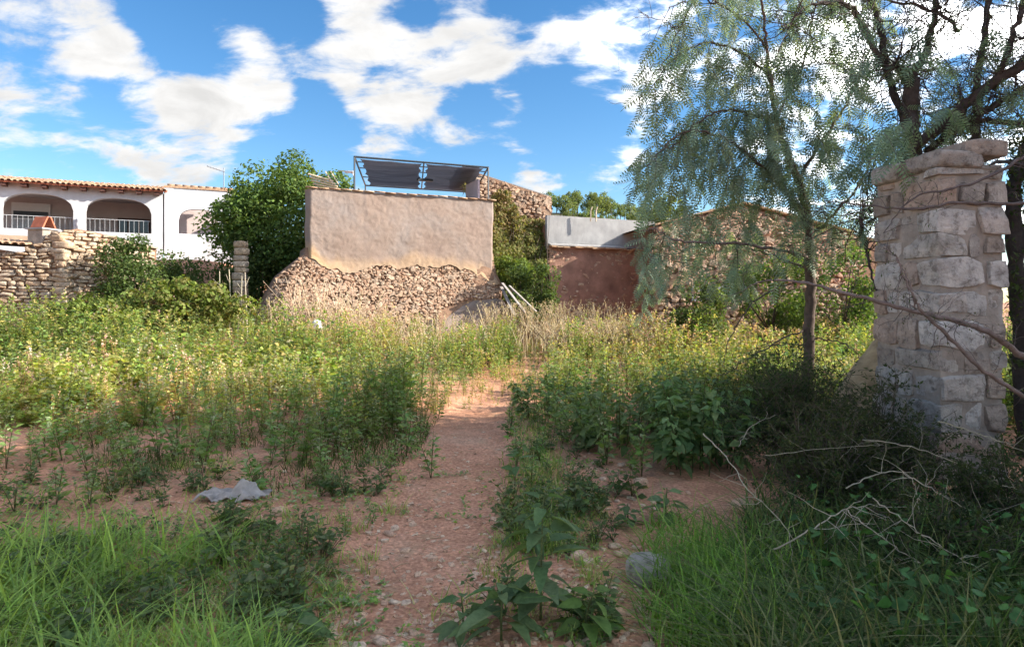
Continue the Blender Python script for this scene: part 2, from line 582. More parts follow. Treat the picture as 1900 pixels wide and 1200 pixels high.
def mat_plaster():
    m, N, L, out = new_mat("sunburnt lime plaster")
    n1 = noise_tex(N, L, 0.55, 6, 0.6, 0.4)
    n2 = noise_tex(N, L, 2.6, 8, 0.65, 0.3, mapping=(1, 1, 0.8))
    n3 = noise_tex(N, L, 13.0, 6, 0.6)
    c = ramp(N, L, n1, [(0.3, (.255, .185, .15)), (0.5, (.295, .225, .185)), (0.7, (.28, .24, .22))])
    c = mix_rgb(N, L, ramp(N, L, n2, [(0.48, (0, 0, 0)), (0.75, (.7,) * 3)]), c, (.21, .155, .125))
    n5 = noise_tex(N, L, 2.4, 6, 0.6, 0.2, mapping=(1.6, 1.6, 0.12))
    c = mix_rgb(N, L, ramp(N, L, n5, [(0.55, (0, 0, 0)), (0.7, (.55,) * 3)]), c, (.24, .19, .165))
    # an ochre band of newer render along the ragged lower edge
    geo = N.new("ShaderNodeNewGeometry")
    sp = N.new("ShaderNodeSeparateXYZ"); L.new(geo.outputs["Position"], sp.inputs[0])
    at = N.new("ShaderNodeAttribute"); at.attribute_name = "Col"
    sc = N.new("ShaderNodeSeparateColor"); L.new(at.outputs["Color"], sc.inputs[0])
    c = mix_rgb(N, L, sc.outputs[0], c, (.50, .33, .18))
    b = bump(N, L, n2, 0.4, 0.04)
    b = bump(N, L, n3, 0.5, 0.012, b)
    principled(N, L, out, c, 0.95, b, 0.15)
    return m


M["plaster"] = mat_plaster()


def mat_soil():
    m, N, L, out = new_mat("red stony soil")
    geo = N.new("ShaderNodeNewGeometry")
    def nz(scale, detail, rough, dist=0):
        n = N.new("ShaderNodeTexNoise")
        n.inputs["Scale"].default_value = scale; n.inputs["Detail"].default_value = detail
        n.inputs["Roughness"].default_value = rough; n.inputs["Distortion"].default_value = dist
        L.new(geo.outputs["Position"], n.inputs["Vector"])
        return n.outputs["Fac"]
    a, b_, c_ = nz(0.9, 6, 0.6), nz(6.0, 8, 0.7), nz(38.0, 6, 0.6)
    c = ramp(N, L, a, [(0.3, (.42, .21, .125)), (0.55, (.53, .275, .17)), (0.75, (.55, .345, .23))])
    f = ramp(N, L, b_, [(0.3, (.78, .76, .74)), (0.7, (1.2, 1.2, 1.2))])
    c = mix_rgb(N, L, 1.0, c, f, "MULTIPLY")
    f2 = ramp(N, L, c_, [(0.35, (.6, .57, .54)), (0.55, (1.05, 1.05, 1.05)), (0.72, (1.6, 1.6, 1.55))])
    c = mix_rgb(N, L, 0.8, c, f2, "MULTIPLY")
    # rotted leaf litter patches
    n4 = nz(2.2, 7, 0.7, 0.5)
    c = mix_rgb(N, L, ramp(N, L, n4, [(0.56, (0, 0, 0)), (0.7, (.6,) * 3)]), c, (.36, .28, .16))
    b = bump(N, L, b_, 0.8, 0.03)
    b = bump(N, L, c_, 0.8, 0.008, b)
    principled(N, L, out, c, 0.95, b, 0.15)
    return m


M["soil"] = mat_soil()

# ---------------------------------------------------------------- ground, path, far hill
PATH_Y = np.array([-6, 2.5, 3.0, 4.36, 6.2, 8.0, 9.6, 12.0, 13.7, 16.0, 19.0])
PATH_X = np.array([-.8, -.62, -.56, -.55, -.46, -.53, -.52, -.15, .2, .5, .7])
PATH_W = np.array([.42, .36, .34, .44, .38, .44, .44, .30, .18, .08, .05])


def path_c(y):
    return np.interp(y, PATH_Y, PATH_X)


def path_w(y):
    return np.interp(y, PATH_Y, PATH_W)


def height(x, y):
    x = np.asarray(x, float); y = np.asarray(y, float)
    q = np.stack([x, y, np.zeros_like(x)], -1).reshape(-1, 3)
    z = 0.05 * fbm(q * 0.45, 2, 5) + 0.018 * fbm(q * 2.3, 3, 9)
    z = z.reshape(x.shape)
    near = 1 - sstep(40, 80, np.abs(x) + np.abs(y))
    z = z * near
    d = np.abs(x - path_c(y)) / np.maximum(path_w(y), .1)
    z = z - 0.05 * (1 - sstep(0.5, 1.5, d)) * (1 - sstep(14, 18, y))
    z = z + 0.5 * sstep(10, 20, y) * sstep(-3, -9, x) * near
    z = z + 3.0 * sstep(-9.5, -14, x) * sstep(23.5, 27.5, y) * sstep(70, 45, y)
    return z


def ground():
    def axis(lo, hi, step, far):
        inner = np.arange(lo, hi + 1e-6, step)
        g = [hi]; s = step
        while g[-1] < far:
            s *= 1.22; g.append(g[-1] + s)
        h = [lo]; s = step
        while h[-1] > -far:
            s *= 1.22; h.append(h[-1] - s)
        return np.concatenate([np.array(h[1:])[::-1], inner, np.array(g[1:])])
    xs = axis(-9, 8, 0.085, 1500); ys = axis(1.2, 15, 0.085, 1500)
    X, Y = np.meshgrid(xs, ys)
    p = np.stack([X, Y, height(X, Y)], -1)
    o = Geo().grid(p).build("ground", M["soil"], None, True)
    tag(o, "red stony soil of the overgrown plot", kind="structure")
    # the trodden path, a sheet of bare earth just above the soil
    ys = np.arange(0.6, 15.0, 0.09)
    t = np.linspace(-1, 1, 19)
    q = np.stack([ys, np.zeros_like(ys), np.zeros_like(ys)], -1)
    wl = path_w(ys) * (1 + .35 * fbm(q * 1.7, 3, 31)); wr = path_w(ys) * (1 + .35 * fbm(q * 1.7, 3, 57))
    X = path_c(ys)[:, None] + np.where(t[None] < 0, wl[:, None], wr[:, None]) * t[None]
    Y = np.tile(ys[:, None], (1, len(t)))
    edge = 1 - np.abs(t) ** 6
    p = np.stack([X, Y, height(X, Y) - 0.004 + 0.012 * edge[None]], -1)
    o = Geo().grid(p).build("path", M["soil"], None, True)
    tag(o, "trodden bare earth path between the weeds", kind="structure")


ground()

HILL_C, HILL_Y = 12.0, 190.0


def hill_z(x, y):
    return 29.5 * np.exp(-((x - HILL_C) / 62.0) ** 2 - ((y - HILL_Y) / 46.0) ** 2) - 2.0


def hill():
    x = np.linspace(-110, 160, 70); y = np.linspace(90, 300, 40)
    X, Y = np.meshgrid(x, y)
    z = hill_z(X, Y)
    m = mat_plain("scrubby hillside", (.09, .085, .045), 0.95, 0.3, 0.3, 0.5, 0.4)
    o = Geo().grid(np.stack([X, Y, z], -1)).build("hill", m, None, True)
    tag(o, "scrubby wooded hill behind the buildings", kind="structure")


hill()

# ---------------------------------------------------------------- shapes of stones and leaves
def cube_grid(n):
    """unit cube surface, n quads along each edge"""
    key, V, F = {}, [], []

    def vid(p):
        k = tuple(np.round(p, 5))
        if k not in key:
            key[k] = len(V); V.append(p)
        return key[k]
    t = np.linspace(-1, 1, n + 1)
    for ax in range(3):
        for s in (-1, 1):
            for i in range(n):
                for j in range(n):
                    q = []
                    for a, b in ((i, j), (i + 1, j), (i + 1, j + 1), (i, j + 1)):
                        p = np.zeros(3)
                        p[ax] = s; p[(ax + 1) % 3] = t[a]; p[(ax + 2) % 3] = t[b]
                        q.append(vid(p))
                    F.append(q if s > 0 else q[::-1])
    return np.array(V), np.array(F)


def stone_shape(seed, n=2, k=4.2, rough=0.26):
    v, f = cube_grid(n)
    v = v / (np.sum(np.abs(v) ** k, axis=1) ** (1 / k))[:, None]
    r = np.random.default_rng(seed)
    v = v * (1 + rough * fbm(v * 1.1 + r.uniform(0, 99, 3), 3, seed)[:, None])
    v = v + 0.12 * rough / .16 * v[:, [1, 2, 0]] * r.uniform(-1, 1, 3)
    return v, f


STONES = [stone_shape(100 + i) for i in range(14)]


def stone_fill(par, surf, u0, u1, v0, v1, inside, rh, wr, depth, mats, seed, cap=285, rot=0.08, gap=0.94, name="stone", sink=0.25, rubble=False):
    """lay irregular stones over a surface: surf(u, v) -> point, along, out"""
    r = np.random.default_rng(seed)
    items = []
    v = v0
    if rubble:          # no courses: stones of mixed size thrown together
        dv, du = (rh[0] + rh[1]) / 2 * .80, (wr[0] + wr[1]) / 2 * .80
        for i in range(int((v1 - v0) / dv) + 2):
            for j in range(int((u1 - u0) / du) + 2):
                uc = u0 + (j + .5 * (i % 2) + r.uniform(-.42, .42)) * du
                vc = v0 + (i + r.uniform(-.42, .42)) * dv
                k = r.uniform(.6, 1.3) * (1.5 if r.random() < .07 else 1)
                w, hh = k * r.uniform(*wr), k * r.uniform(*rh)
                if inside(uc, vc):
                    items.append((w * hh, uc, vc, w, hh))
        v = v1
    while v < v1:
        h = r.uniform(*rh)
        u = u0 - r.uniform(0, wr[1])
        while u < u1:
            w = r.uniform(*wr) * (1.35 if r.random() < .15 else 1)
            uc, vc = u + w / 2, v + h / 2 + r.uniform(-.18, .18) * h
            hh = h * r.uniform(.75, 1.18)
            if inside(uc, vc):
                items.append((w * hh, uc, vc, w, hh))
            u += w
        v += h * 0.97
    items.sort(key=lambda t: -t[0])
    meshes = []
    for i, (sv, sf) in enumerate(STONES):
        meshes.append(Geo().add(sv, sf).mesh("stone", mats[0], False))
    rest = Geo(); nrest = 0
    for q, (_, uc, vc, w, hh) in enumerate(items):
        p, a, n = surf(uc, vc)
        a = nrm(a); n = nrm(n); up = nrm(np.cross(n, a)) * -1
        if up[2] < 0:
            up = -up
        ang = r.normal() * rot
        ca, sa = math.cos(ang), math.sin(ang)
        a2, u2 = a * ca + up * sa, up * ca - a * sa
        dp = depth * r.uniform(.8, 1.25)
        R = np.stack([a2 * w * .5 * gap, n * dp, u2 * hh * .5 * gap], axis=1)
        pos = p - n * dp * sink * r.uniform(.2, 2.6)
        k = r.integers(len(STONES))
        if q < cap:
            o = bpy.data.objects.new(name, meshes[k])
            mw = np.eye(4); mw[:3, :3] = R; mw[:3, 3] = pos
            COL.objects.link(o)
            parent(o, par)
            o.matrix_basis = Matrix(mw.tolist())
        else:
            sv, sf = STONES[k]
            rest.add(sv @ R.T + pos, sf); nrest += 1
    if nrest:
        o = rest.build("small_stones", mats[1], par, False)
        o["kind"] = "stuff"
    return len(items)


LEAF4 = (np.array([[0, 0, 0], [.42, .5, .09], [1, 0, -.12], [.42, -.5, .09], [.5, 0, 0]], float), np.array([[0, 4, 1], [1, 4, 2], [2, 4, 3], [3, 4, 0]]))
LEAF2 = (np.array([[0, 0, 0], [.45, .5, .05], [1, 0, -.08], [.45, -.5, .05]], float), np.array([[0, 2, 1], [0, 3, 2]]))


def leaf_hi(rows=6, width=0.5, droop=0.25, fold=0.12, heart=False, teeth=0.0):
    t = np.linspace(0, 1, rows)
    w = width * np.sin(np.pi * np.clip(t, 0, 1) ** (0.62 if not heart else 0.6)) ** 0.8 * 0.5
    w[0] = 0.012; w[-1] = 0.004
    if teeth:
        w = w * (1 + teeth * np.where(np.arange(rows) % 2, 1, -1))
    z = -droop * t ** 2
    V = []
    for i in range(rows):
        V += [[t[i], w[i], z[i] + fold * w[i] * 2], [t[i], 0, z[i]], [t[i], -w[i], z[i] + fold * w[i] * 2]]
    F = []
    for i in range(rows - 1):
        a, b = i * 3, i * 3 + 3
        F += [[a, a + 1, b + 1, b], [a + 1, a + 2, b + 2, b + 1]]
    return np.array(V), np.array(F)


def pal(r, n, cols, jit=0.18):
    c = np.array(cols)[r.integers(len(cols), size=n)]
    return c * (1 + r.uniform(-jit, jit, (n, 1))) * (1 + r.uniform(-.06, .06, (n, 3)))


def foliage_blob(g, r, center, radii, nlobe, lobe_r, nleaf, leaf_len, cols, tmpl=LEAF4, width=0.6, flat=0.5, shell=0.35, wob=.55, lo=None):
    """leaves on the skins of many small lobes set over an uneven ellipsoid"""
    center = np.asarray(center, float); radii = np.asarray(radii, float)
    d = rand_dirs(r, nlobe)
    rr = r.uniform(.45, 1.0, (nlobe, 1)) ** .5
    lc = center + d * radii * rr * (1 + .16 * fbm(d * 1.7, 2, int(r.integers(999)))[:, None])
    lr = lobe_r * r.uniform(.6, 1.3, nlobe)
    k = r.integers(nlobe, size=nleaf)
    dd = rand_dirs(r, nleaf)
    pos = lc[k] + dd * (lr[k] * r.uniform(1 - shell, 1.05, nleaf))[:, None] * np.array([1, 1, .85])
    if lo is not None:
        keep = pos[:, 2] > lo
        pos, dd, k = pos[keep], dd[keep], k[keep]
    n = len(pos)
    out = nrm(dd * (1 - flat) + np.array([0, 0, flat]) + r.normal(size=(n, 3)) * wob)
    dr = nrm(np.cross(out, r.normal(size=(n, 3))) + np.array([0, 0, -.25]))
    R = frames(dr, out)
    s = leaf_len * r.uniform(.65, 1.3, n)
    sc = np.stack([s, s * width, s], 1)
    lobe_t = r.uniform(.8, 1.2, (nlobe, 1))
    g.inst(*tmpl, pos, R, sc, pal(r, n, cols) * lobe_t[k])
    return lc
# ---------------------------------------------------------------- the plastered building in the middle
PW = Frame((-7.02, 22.0, 0), (.915, .404))     # u = 0 at its left edge
PW_LEN, PW_TOP = 6.95, 5.45


def base_left(z):
    return np.interp(z, [-.3, 0, 1.06, 1.87, 2.5, 2.85, 3.25, 3.6], [-2.1, -1.95, -1.6, -1.25, -.9, -.5, -.03, 0])


def base_right(z):
    return np.interp(z, [-.3, 1.6, 2.25, 2.7, 3.2], [7.2, 7.2, 7.25, 7.02, 6.95])


def base_w(z):
    t = np.clip((3.35 - z) / 3.35, 0, 1.1)
    return 0.04 + 0.95 * t ** 1.35


def plaster_low(u):
    """ragged lower edge of the plaster"""
    q = np.stack([np.asarray(u, float) * 1.0, np.zeros_like(u), np.zeros_like(u)], -1).reshape(-1, 3)
    z = np.interp(u, [0, .25, .7, 1.3, 2.2, 4.0, 5.6, 6.4, 6.95], [3.2, 3.05, 2.72, 2.62, 2.8, 2.92, 2.85, 2.55, 2.2])
    return z + (.07 * fbm(q * 2.2, 3, 3) + .05 * fbm(q * 6, 2, 8)).reshape(np.shape(u))


def plaster_building():
    root = empty("plastered_building", PW.pt(3.5, 0, 0), "tall windowless building with sunlit pinkish plaster above a flared rubble base", "building")
    # plaster skin
    nu, nz = 150, 64
    u = np.linspace(0, PW_LEN, nu)
    U = np.tile(u, (nz, 1))
    low = plaster_low(u)
    T = np.linspace(0, 1, nz)[:, None]
    Z = low[None] + (PW_TOP - low[None]) * T
    q = np.stack([U, Z, 0 * U], -1).reshape(-1, 3)
    rel = (.022 * fbm(q * .7, 3, 21) + .008 * fbm(q * np.array([3.4, 5.0, 1]), 3, 77) + .008 * vnoise(q * 14, 5)).reshape(U.shape)
    W = .10 + rel + base_w(Z + .35) * sstep(.55, -.1, Z - low[None])
    ed = np.minimum(sstep(0, .12, U), sstep(PW_LEN, PW_LEN - .12, U))
    W = W * ed - .25 * (1 - ed)
    U = U + .03 * (fbm(q * 1.2, 2, 14).reshape(U.shape)) + .28 * sstep(PW_LEN - .5, PW_LEN, U) * sstep(2.9, 2.2, Z)
    band = sstep(.55, .1, Z - low[None] + .18 * fbm(q * 1.6, 2, 40).reshape(U.shape)) * (.45 + .4 * sstep(1.5, .3, U) + .2 * sstep(5.5, 6.6, U))
    band = np.clip(band, 0, .95)
    Geo().grid(PW.pts(np.stack([U, W, Z], -1)), np.stack([band, band, band], -1).reshape(-1, 3)).build("plaster", M["plaster"], root, True)
    # masonry body behind the skin
    g = Geo()
    q = np.array([[u, w, z] for z in (-.3, PW_TOP - .03) for u, w in ((.05, -.16), (PW_LEN - .06, -.16), (PW_LEN - .06, -7.5), (1.7, -7.5))])
    g.add(PW.pts(q), [[0, 1, 2, 3], [7, 6, 5, 4], [0, 4, 5, 1], [1, 5, 6, 2], [2, 6, 7, 3], [3, 7, 4, 0]], (.40, .31, .25))
    g.build("wall", mat_attr("old masonry", 0.95, 2.0, .6, .04), root)
    # flared rubble base: earth mortar sheet carrying the stones
    nz, nu = 40, 90
    z = np.linspace(-.25, 3.45, nz)
    s = np.linspace(-.12, 1.12, nu)
    Ub, Zb = np.zeros((nz, nu)), np.tile(z[:, None], (1, nu))
    Wb = np.zeros((nz, nu))
    for i, zz in enumerate(z):
        a, b = base_left(zz), base_right(zz)
        sc = np.clip(s, 0, 1)
        Ub[i] = a + (b - a) * sc
        Wb[i] = base_w(zz) * (1 - .9 * sstep(.1, 0, sc) ** 2 - .4 * sstep(.96, 1, sc)) - 14 * np.maximum(0, np.abs(s - .5) - .5)
    q = np.stack([Ub, Zb, Wb], -1).reshape(-1, 3)
    Wb = Wb + .07 * fbm(q * 1.1, 3, 61).reshape(Wb.shape) - .05
    base = Geo().grid(PW.pts(np.stack([Ub, Wb, Zb], -1))).build("rubble_base", M["earth_mortar"], root, True)

    def surf(u, v):
        a, b = float(base_left(v)), float(base_right(v))
        sc = min(max((u - a) / (b - a), 0), 1)

        def w(vv, uu):
            a_, b_ = float(base_left(vv)), float(base_right(vv)); k = min(max((uu - a_) / (b_ - a_), 0), 1)
            return float(base_w(vv)) * (1 - .9 * float(sstep(.1, 0, k)) ** 2 - .4 * float(sstep(.96, 1, k))) - .02
        p = PW.pt(u, w(v, u), v)
        du = PW.pt(u + .05, w(v, u + .05), v) - PW.pt(u - .05, w(v, u - .05), v)
        dv = PW.pt(u, w(v + .05, u), v + .05) - PW.pt(u, w(v - .05, u), v - .05)
        n = np.cross(du, dv); n = n if n @ PW.n > 0 else -n
        return p, du, n

    def inside(u, v):
        lo = float(plaster_low(np.array([min(max(u, 0), PW_LEN)]))[0]) if u > 0 else 9
        return base_left(v) + .05 < u < base_right(v) - .08 and v < min(lo - .02, 3.3) and v > .25 and not (u > 4.6 and v < 1.75 - .35 * (5.9 - min(u, 5.9)))
    stone_fill(base, surf, -2.1, 7.3, .2, 3.35, inside, (.06, .12), (.08, .22), .06, (M["rubble"], M["rubble_island"]), 3, cap=290, rot=.55, gap=.95, rubble=True)
    # bare earth slump at the right foot of the base
    u = np.linspace(4.3, 7.3, 26); v = np.linspace(0, 1, 14)
    U, V = np.meshgrid(u, v)
    top = np.interp(U, [4.3, 5.0, 6.0, 6.9, 7.3], [.7, 1.35, 1.85, 2.0, 1.6])
    Zs = -.1 + (top + .1) * V
    q = np.stack([U, Zs, 0 * U], -1).reshape(-1, 3)
    Ws = base_w(Zs) + .07 * np.sin(np.pi * np.clip(V, 0, 1)) ** .6 + .06 * fbm(q * 1.8, 3, 19).reshape(U.shape) - .2 * (1 - sstep(4.3, 4.7, U)) - .25 * sstep(.85, 1, V)
    Geo().grid(PW.pts(np.stack([U, Ws, Zs], -1))).build("earth_render", mat_plain("grey brown earth render", (.25, .19, .155), .95, 2.0, .25, .8, .04), root, True)
    # coping tiles along the top, each lapping the next
    tv, tf = cube_grid(2)
    tv = tv / (np.sum(np.abs(tv) ** 7, axis=1) ** (1 / 7))[:, None]
    tm = Geo().add(tv * np.array([.205, .17, .026]), tf).mesh("coping_tile", M["tile"], True)
    r = np.random.default_rng(5)
    for i in range(18):
        o = obj("coping_tile", tm, root)
        p = PW.pt(.19 + i * .387, .02 + r.uniform(-.015, .015), PW_TOP + .045 + r.uniform(-.008, .008))
        ang = math.atan2(PW.u[1], PW.u[0])
        o.matrix_basis = Matrix.Translation(Vector(p)) @ Matrix.Rotation(ang + r.normal() * .03, 4, "Z") @ Matrix.Rotation(.035 + r.normal() * .015, 4, "Y") @ Matrix.Rotation(.12, 4, "X")
    # terrace: rear parapet, lilac partition, white side panels
    ter = Geo()
    ter.box((1.75, -7.4, 5.42), (6.85, -.25, 5.47), (.4, .38, .36), PW)
    ter.build("terrace_floor", M["cement"], root)
    for u0, u1, w, z1, mm in ((1.6, 2.7, -6.6, 6.45, "paint_white"), (2.75, 3.75, -6.6, 6.15, "cement"), (3.8, 4.8, -6.62, 6.12, "cement"), (5.9, 6.8, -4.8, 6.2, "cement")):
        Geo().box((u0, w - .1, 5.42), (u1, w, z1), (1, 1, 1), PW).build("parapet_panel", M[mm], root)
    Geo().box((6.45, -1.9, 5.45), (6.53, -.5, 6.35), (1, 1, 1), PW).build("partition", M["pink_panel"], root)
    return root


plaster_building()

# ---------------------------------------------------------------- pergola on the terrace
def pergola():
    root = empty("pergola", PW.pt(3.9, -3.5, 5.47), "iron framed pergola with dark grey shade cloths on the terrace roof", "pergola")
    A = np.array([-5.65, 23.2]); B = np.array([-.92, 25.06]); C = np.array([-6.55, 28.9]); D = np.array([-1.8, 30.75])
    zt = 6.8
    A3, B3, C3, D3 = [np.array([*p, zt]) for p in (A, B, C, D)]

    def lp(s, t):
        return A3 * (1 - s) * (1 - t) + B3 * s * (1 - t) + C3 * (1 - s) * t + D3 * s * t
    for p in (A3, B3, C3, D3):
        Geo().tube([[p[0], p[1], 5.44], [p[0], p[1], zt]], .035, 6).build("post", M["iron"], root)
    for a, b in ((A3, B3), (C3, D3), (A3, C3), (B3, D3)):
        Geo().tube([a, b], .038, 6).build("beam", M["iron"], root)
    Geo().tube([lp(.5, 0), lp(.5, 1)], .03, 6).build("beam", M["iron"], root)
    for t in (.17, .36, .68):
        Geo().tube([lp(0, t) + [0, 0, .03], lp(1, t) + [0, 0, .03]], .026, 5).build("crossbar", M["iron"], root)
    Geo().tube([lp(0, 1) - [0, 0, .55], lp(1, 1) - [0, 0, .55]], .02, 5).build("handrail", M["iron"], root)
    m, N, L, out = new_mat("dark shade netting")
    n = noise_tex(N, L, 1.2, 4, .6, mapping=(.3, 3, 1))
    c = ramp(N, L, n, [(0.35, (.20, .21, .25)), (0.7, (.27, .28, .32))])
    dfn = N.new("ShaderNodeBsdfDiffuse"); L.new(c, dfn.inputs[0])
    tr = N.new("ShaderNodeBsdfTranslucent"); L.new(c, tr.inputs[0])
    ms = N.new("ShaderNodeMixShader"); ms.inputs[0].default_value = .55
    L.new(dfn.outputs[0], ms.inputs[1]); L.new(tr.outputs[0], ms.inputs[2]); L.new(ms.outputs[0], out.inputs[0])
    for s0, s1, t0, t1, nsc in ((.035, .485, .03, .97, 2), (.515, .965, .02, .97, 3)):
        k = 41
        S, T = np.meshgrid(np.linspace(0, 1, k), np.linspace(0, 1, k))
        scal = .018
        ss = s0 + (s1 - s0) * S
        tt = t0 + (t1 - t0) * T
        pull_s = scal * np.abs(np.sin(np.pi * T * 4)) * (1 - 2 * S) * (np.abs(1 - 2 * S) ** 6)
        pull_t = scal * .8 * np.abs(np.sin(np.pi * S * nsc)) * (1 - 2 * T) * (np.abs(1 - 2 * T) ** 6)
        ss = ss + pull_s; tt = tt + pull_t
        p = lp(ss[..., None], tt[..., None])
        p[..., 2] -= .03 + .10 * np.sin(np.pi * S) * np.sin(np.pi * T) + .02 * np.sin(T * 18)
        p2 = p.copy(); p2[..., 2] += .006
        Geo().grid(p).grid(p2).build("shade_cloth", m, root, True)
    # a second layer of cloth hangs over the right end
    S, T = np.meshgrid(np.linspace(.80, .94, 12), np.linspace(.04, .94, 20))
    p = lp(S[..., None], T[..., None]); p[..., 2] += .05
    p2 = p.copy(); p2[..., 2] += .006
    Geo().grid(p).grid(p2).build("shade_cloth", m, root, True)
    Geo().box((-.32, -.1, 0), (.32, .1, .09), (1, 1, 1), Frame(lp(.52, .5) - [0, 0, .16], PW.u)).build("heater", M["iron"], root)


pergola()

# ---------------------------------------------------------------- white house on the upper terrace
HF = Frame((-16.2 + .0, 30.0, 0), (-.906, -.423))      # u grows to the left along the facade from its right corner
HF.n = np.array([.423, -.906, 0.0])


def arch_wall(g, fr, u0, u1, w0, w1, z0, z1, holes, c=(1, 1, 1), step=.06):
    """wall between depths w0 (back) and w1 (front) with flat arched openings (ua, ub, zb, zs, zt)"""
    us = set(np.round(np.linspace(u0, u1, 9), 4))
    for ua, ub, *_ in holes:
        us |= set(np.round(np.linspace(ua, ub, 31), 4))
    us = sorted(x for x in us if u0 - 1e-6 <= x <= u1 + 1e-6)

    def top(u, h):
        ua, ub, zb, zs, zt = h
        t = abs(2 * (u - ua) / (ub - ua) - 1)
        return zs + (zt - zs) * (1 - min(t, 1) ** 2.6) ** (1 / 2.0)

    def quad(q):
        g.add(fr.pts(np.array(q, float)), [[0, 1, 2, 3]], c)
    for a, b in zip(us[:-1], us[1:]):
        mid = (a + b) / 2
        hole = next((h for h in holes if h[0] < mid < h[1]), None)
        if hole is None:
            for w in (w0, w1):
                quad([[a, w, z0], [b, w, z0], [b, w, z1], [a, w, z1]])
        else:
            ta, tb = top(a, hole), top(b, hole)
            for w in (w0, w1):
                quad([[a, w, z0], [b, w, z0], [b, w, hole[2]], [a, w, hole[2]]])
                quad([[a, w, ta], [b, w, tb], [b, w, z1], [a, w, z1]])
            quad([[a, w0, hole[2]], [b, w0, hole[2]], [b, w1, hole[2]], [a, w1, hole[2]]])
            quad([[a, w0, ta], [b, w0, tb], [b, w1, tb], [a, w1, ta]])
        quad([[a, w0, z1], [b, w0, z1], [b, w1, z1], [a, w1, z1]])
    for h in holes:
        for u in (h[0], h[1]):
            t = top(u, h)
            quad([[u, w0, h[2]], [u, w1, h[2]], [u, w1, t], [u, w0, t]])
    for u in (u0, u1):
        quad([[u, w0, z0], [u, w1, z0], [u, w1, z1], [u, w0, z1]])


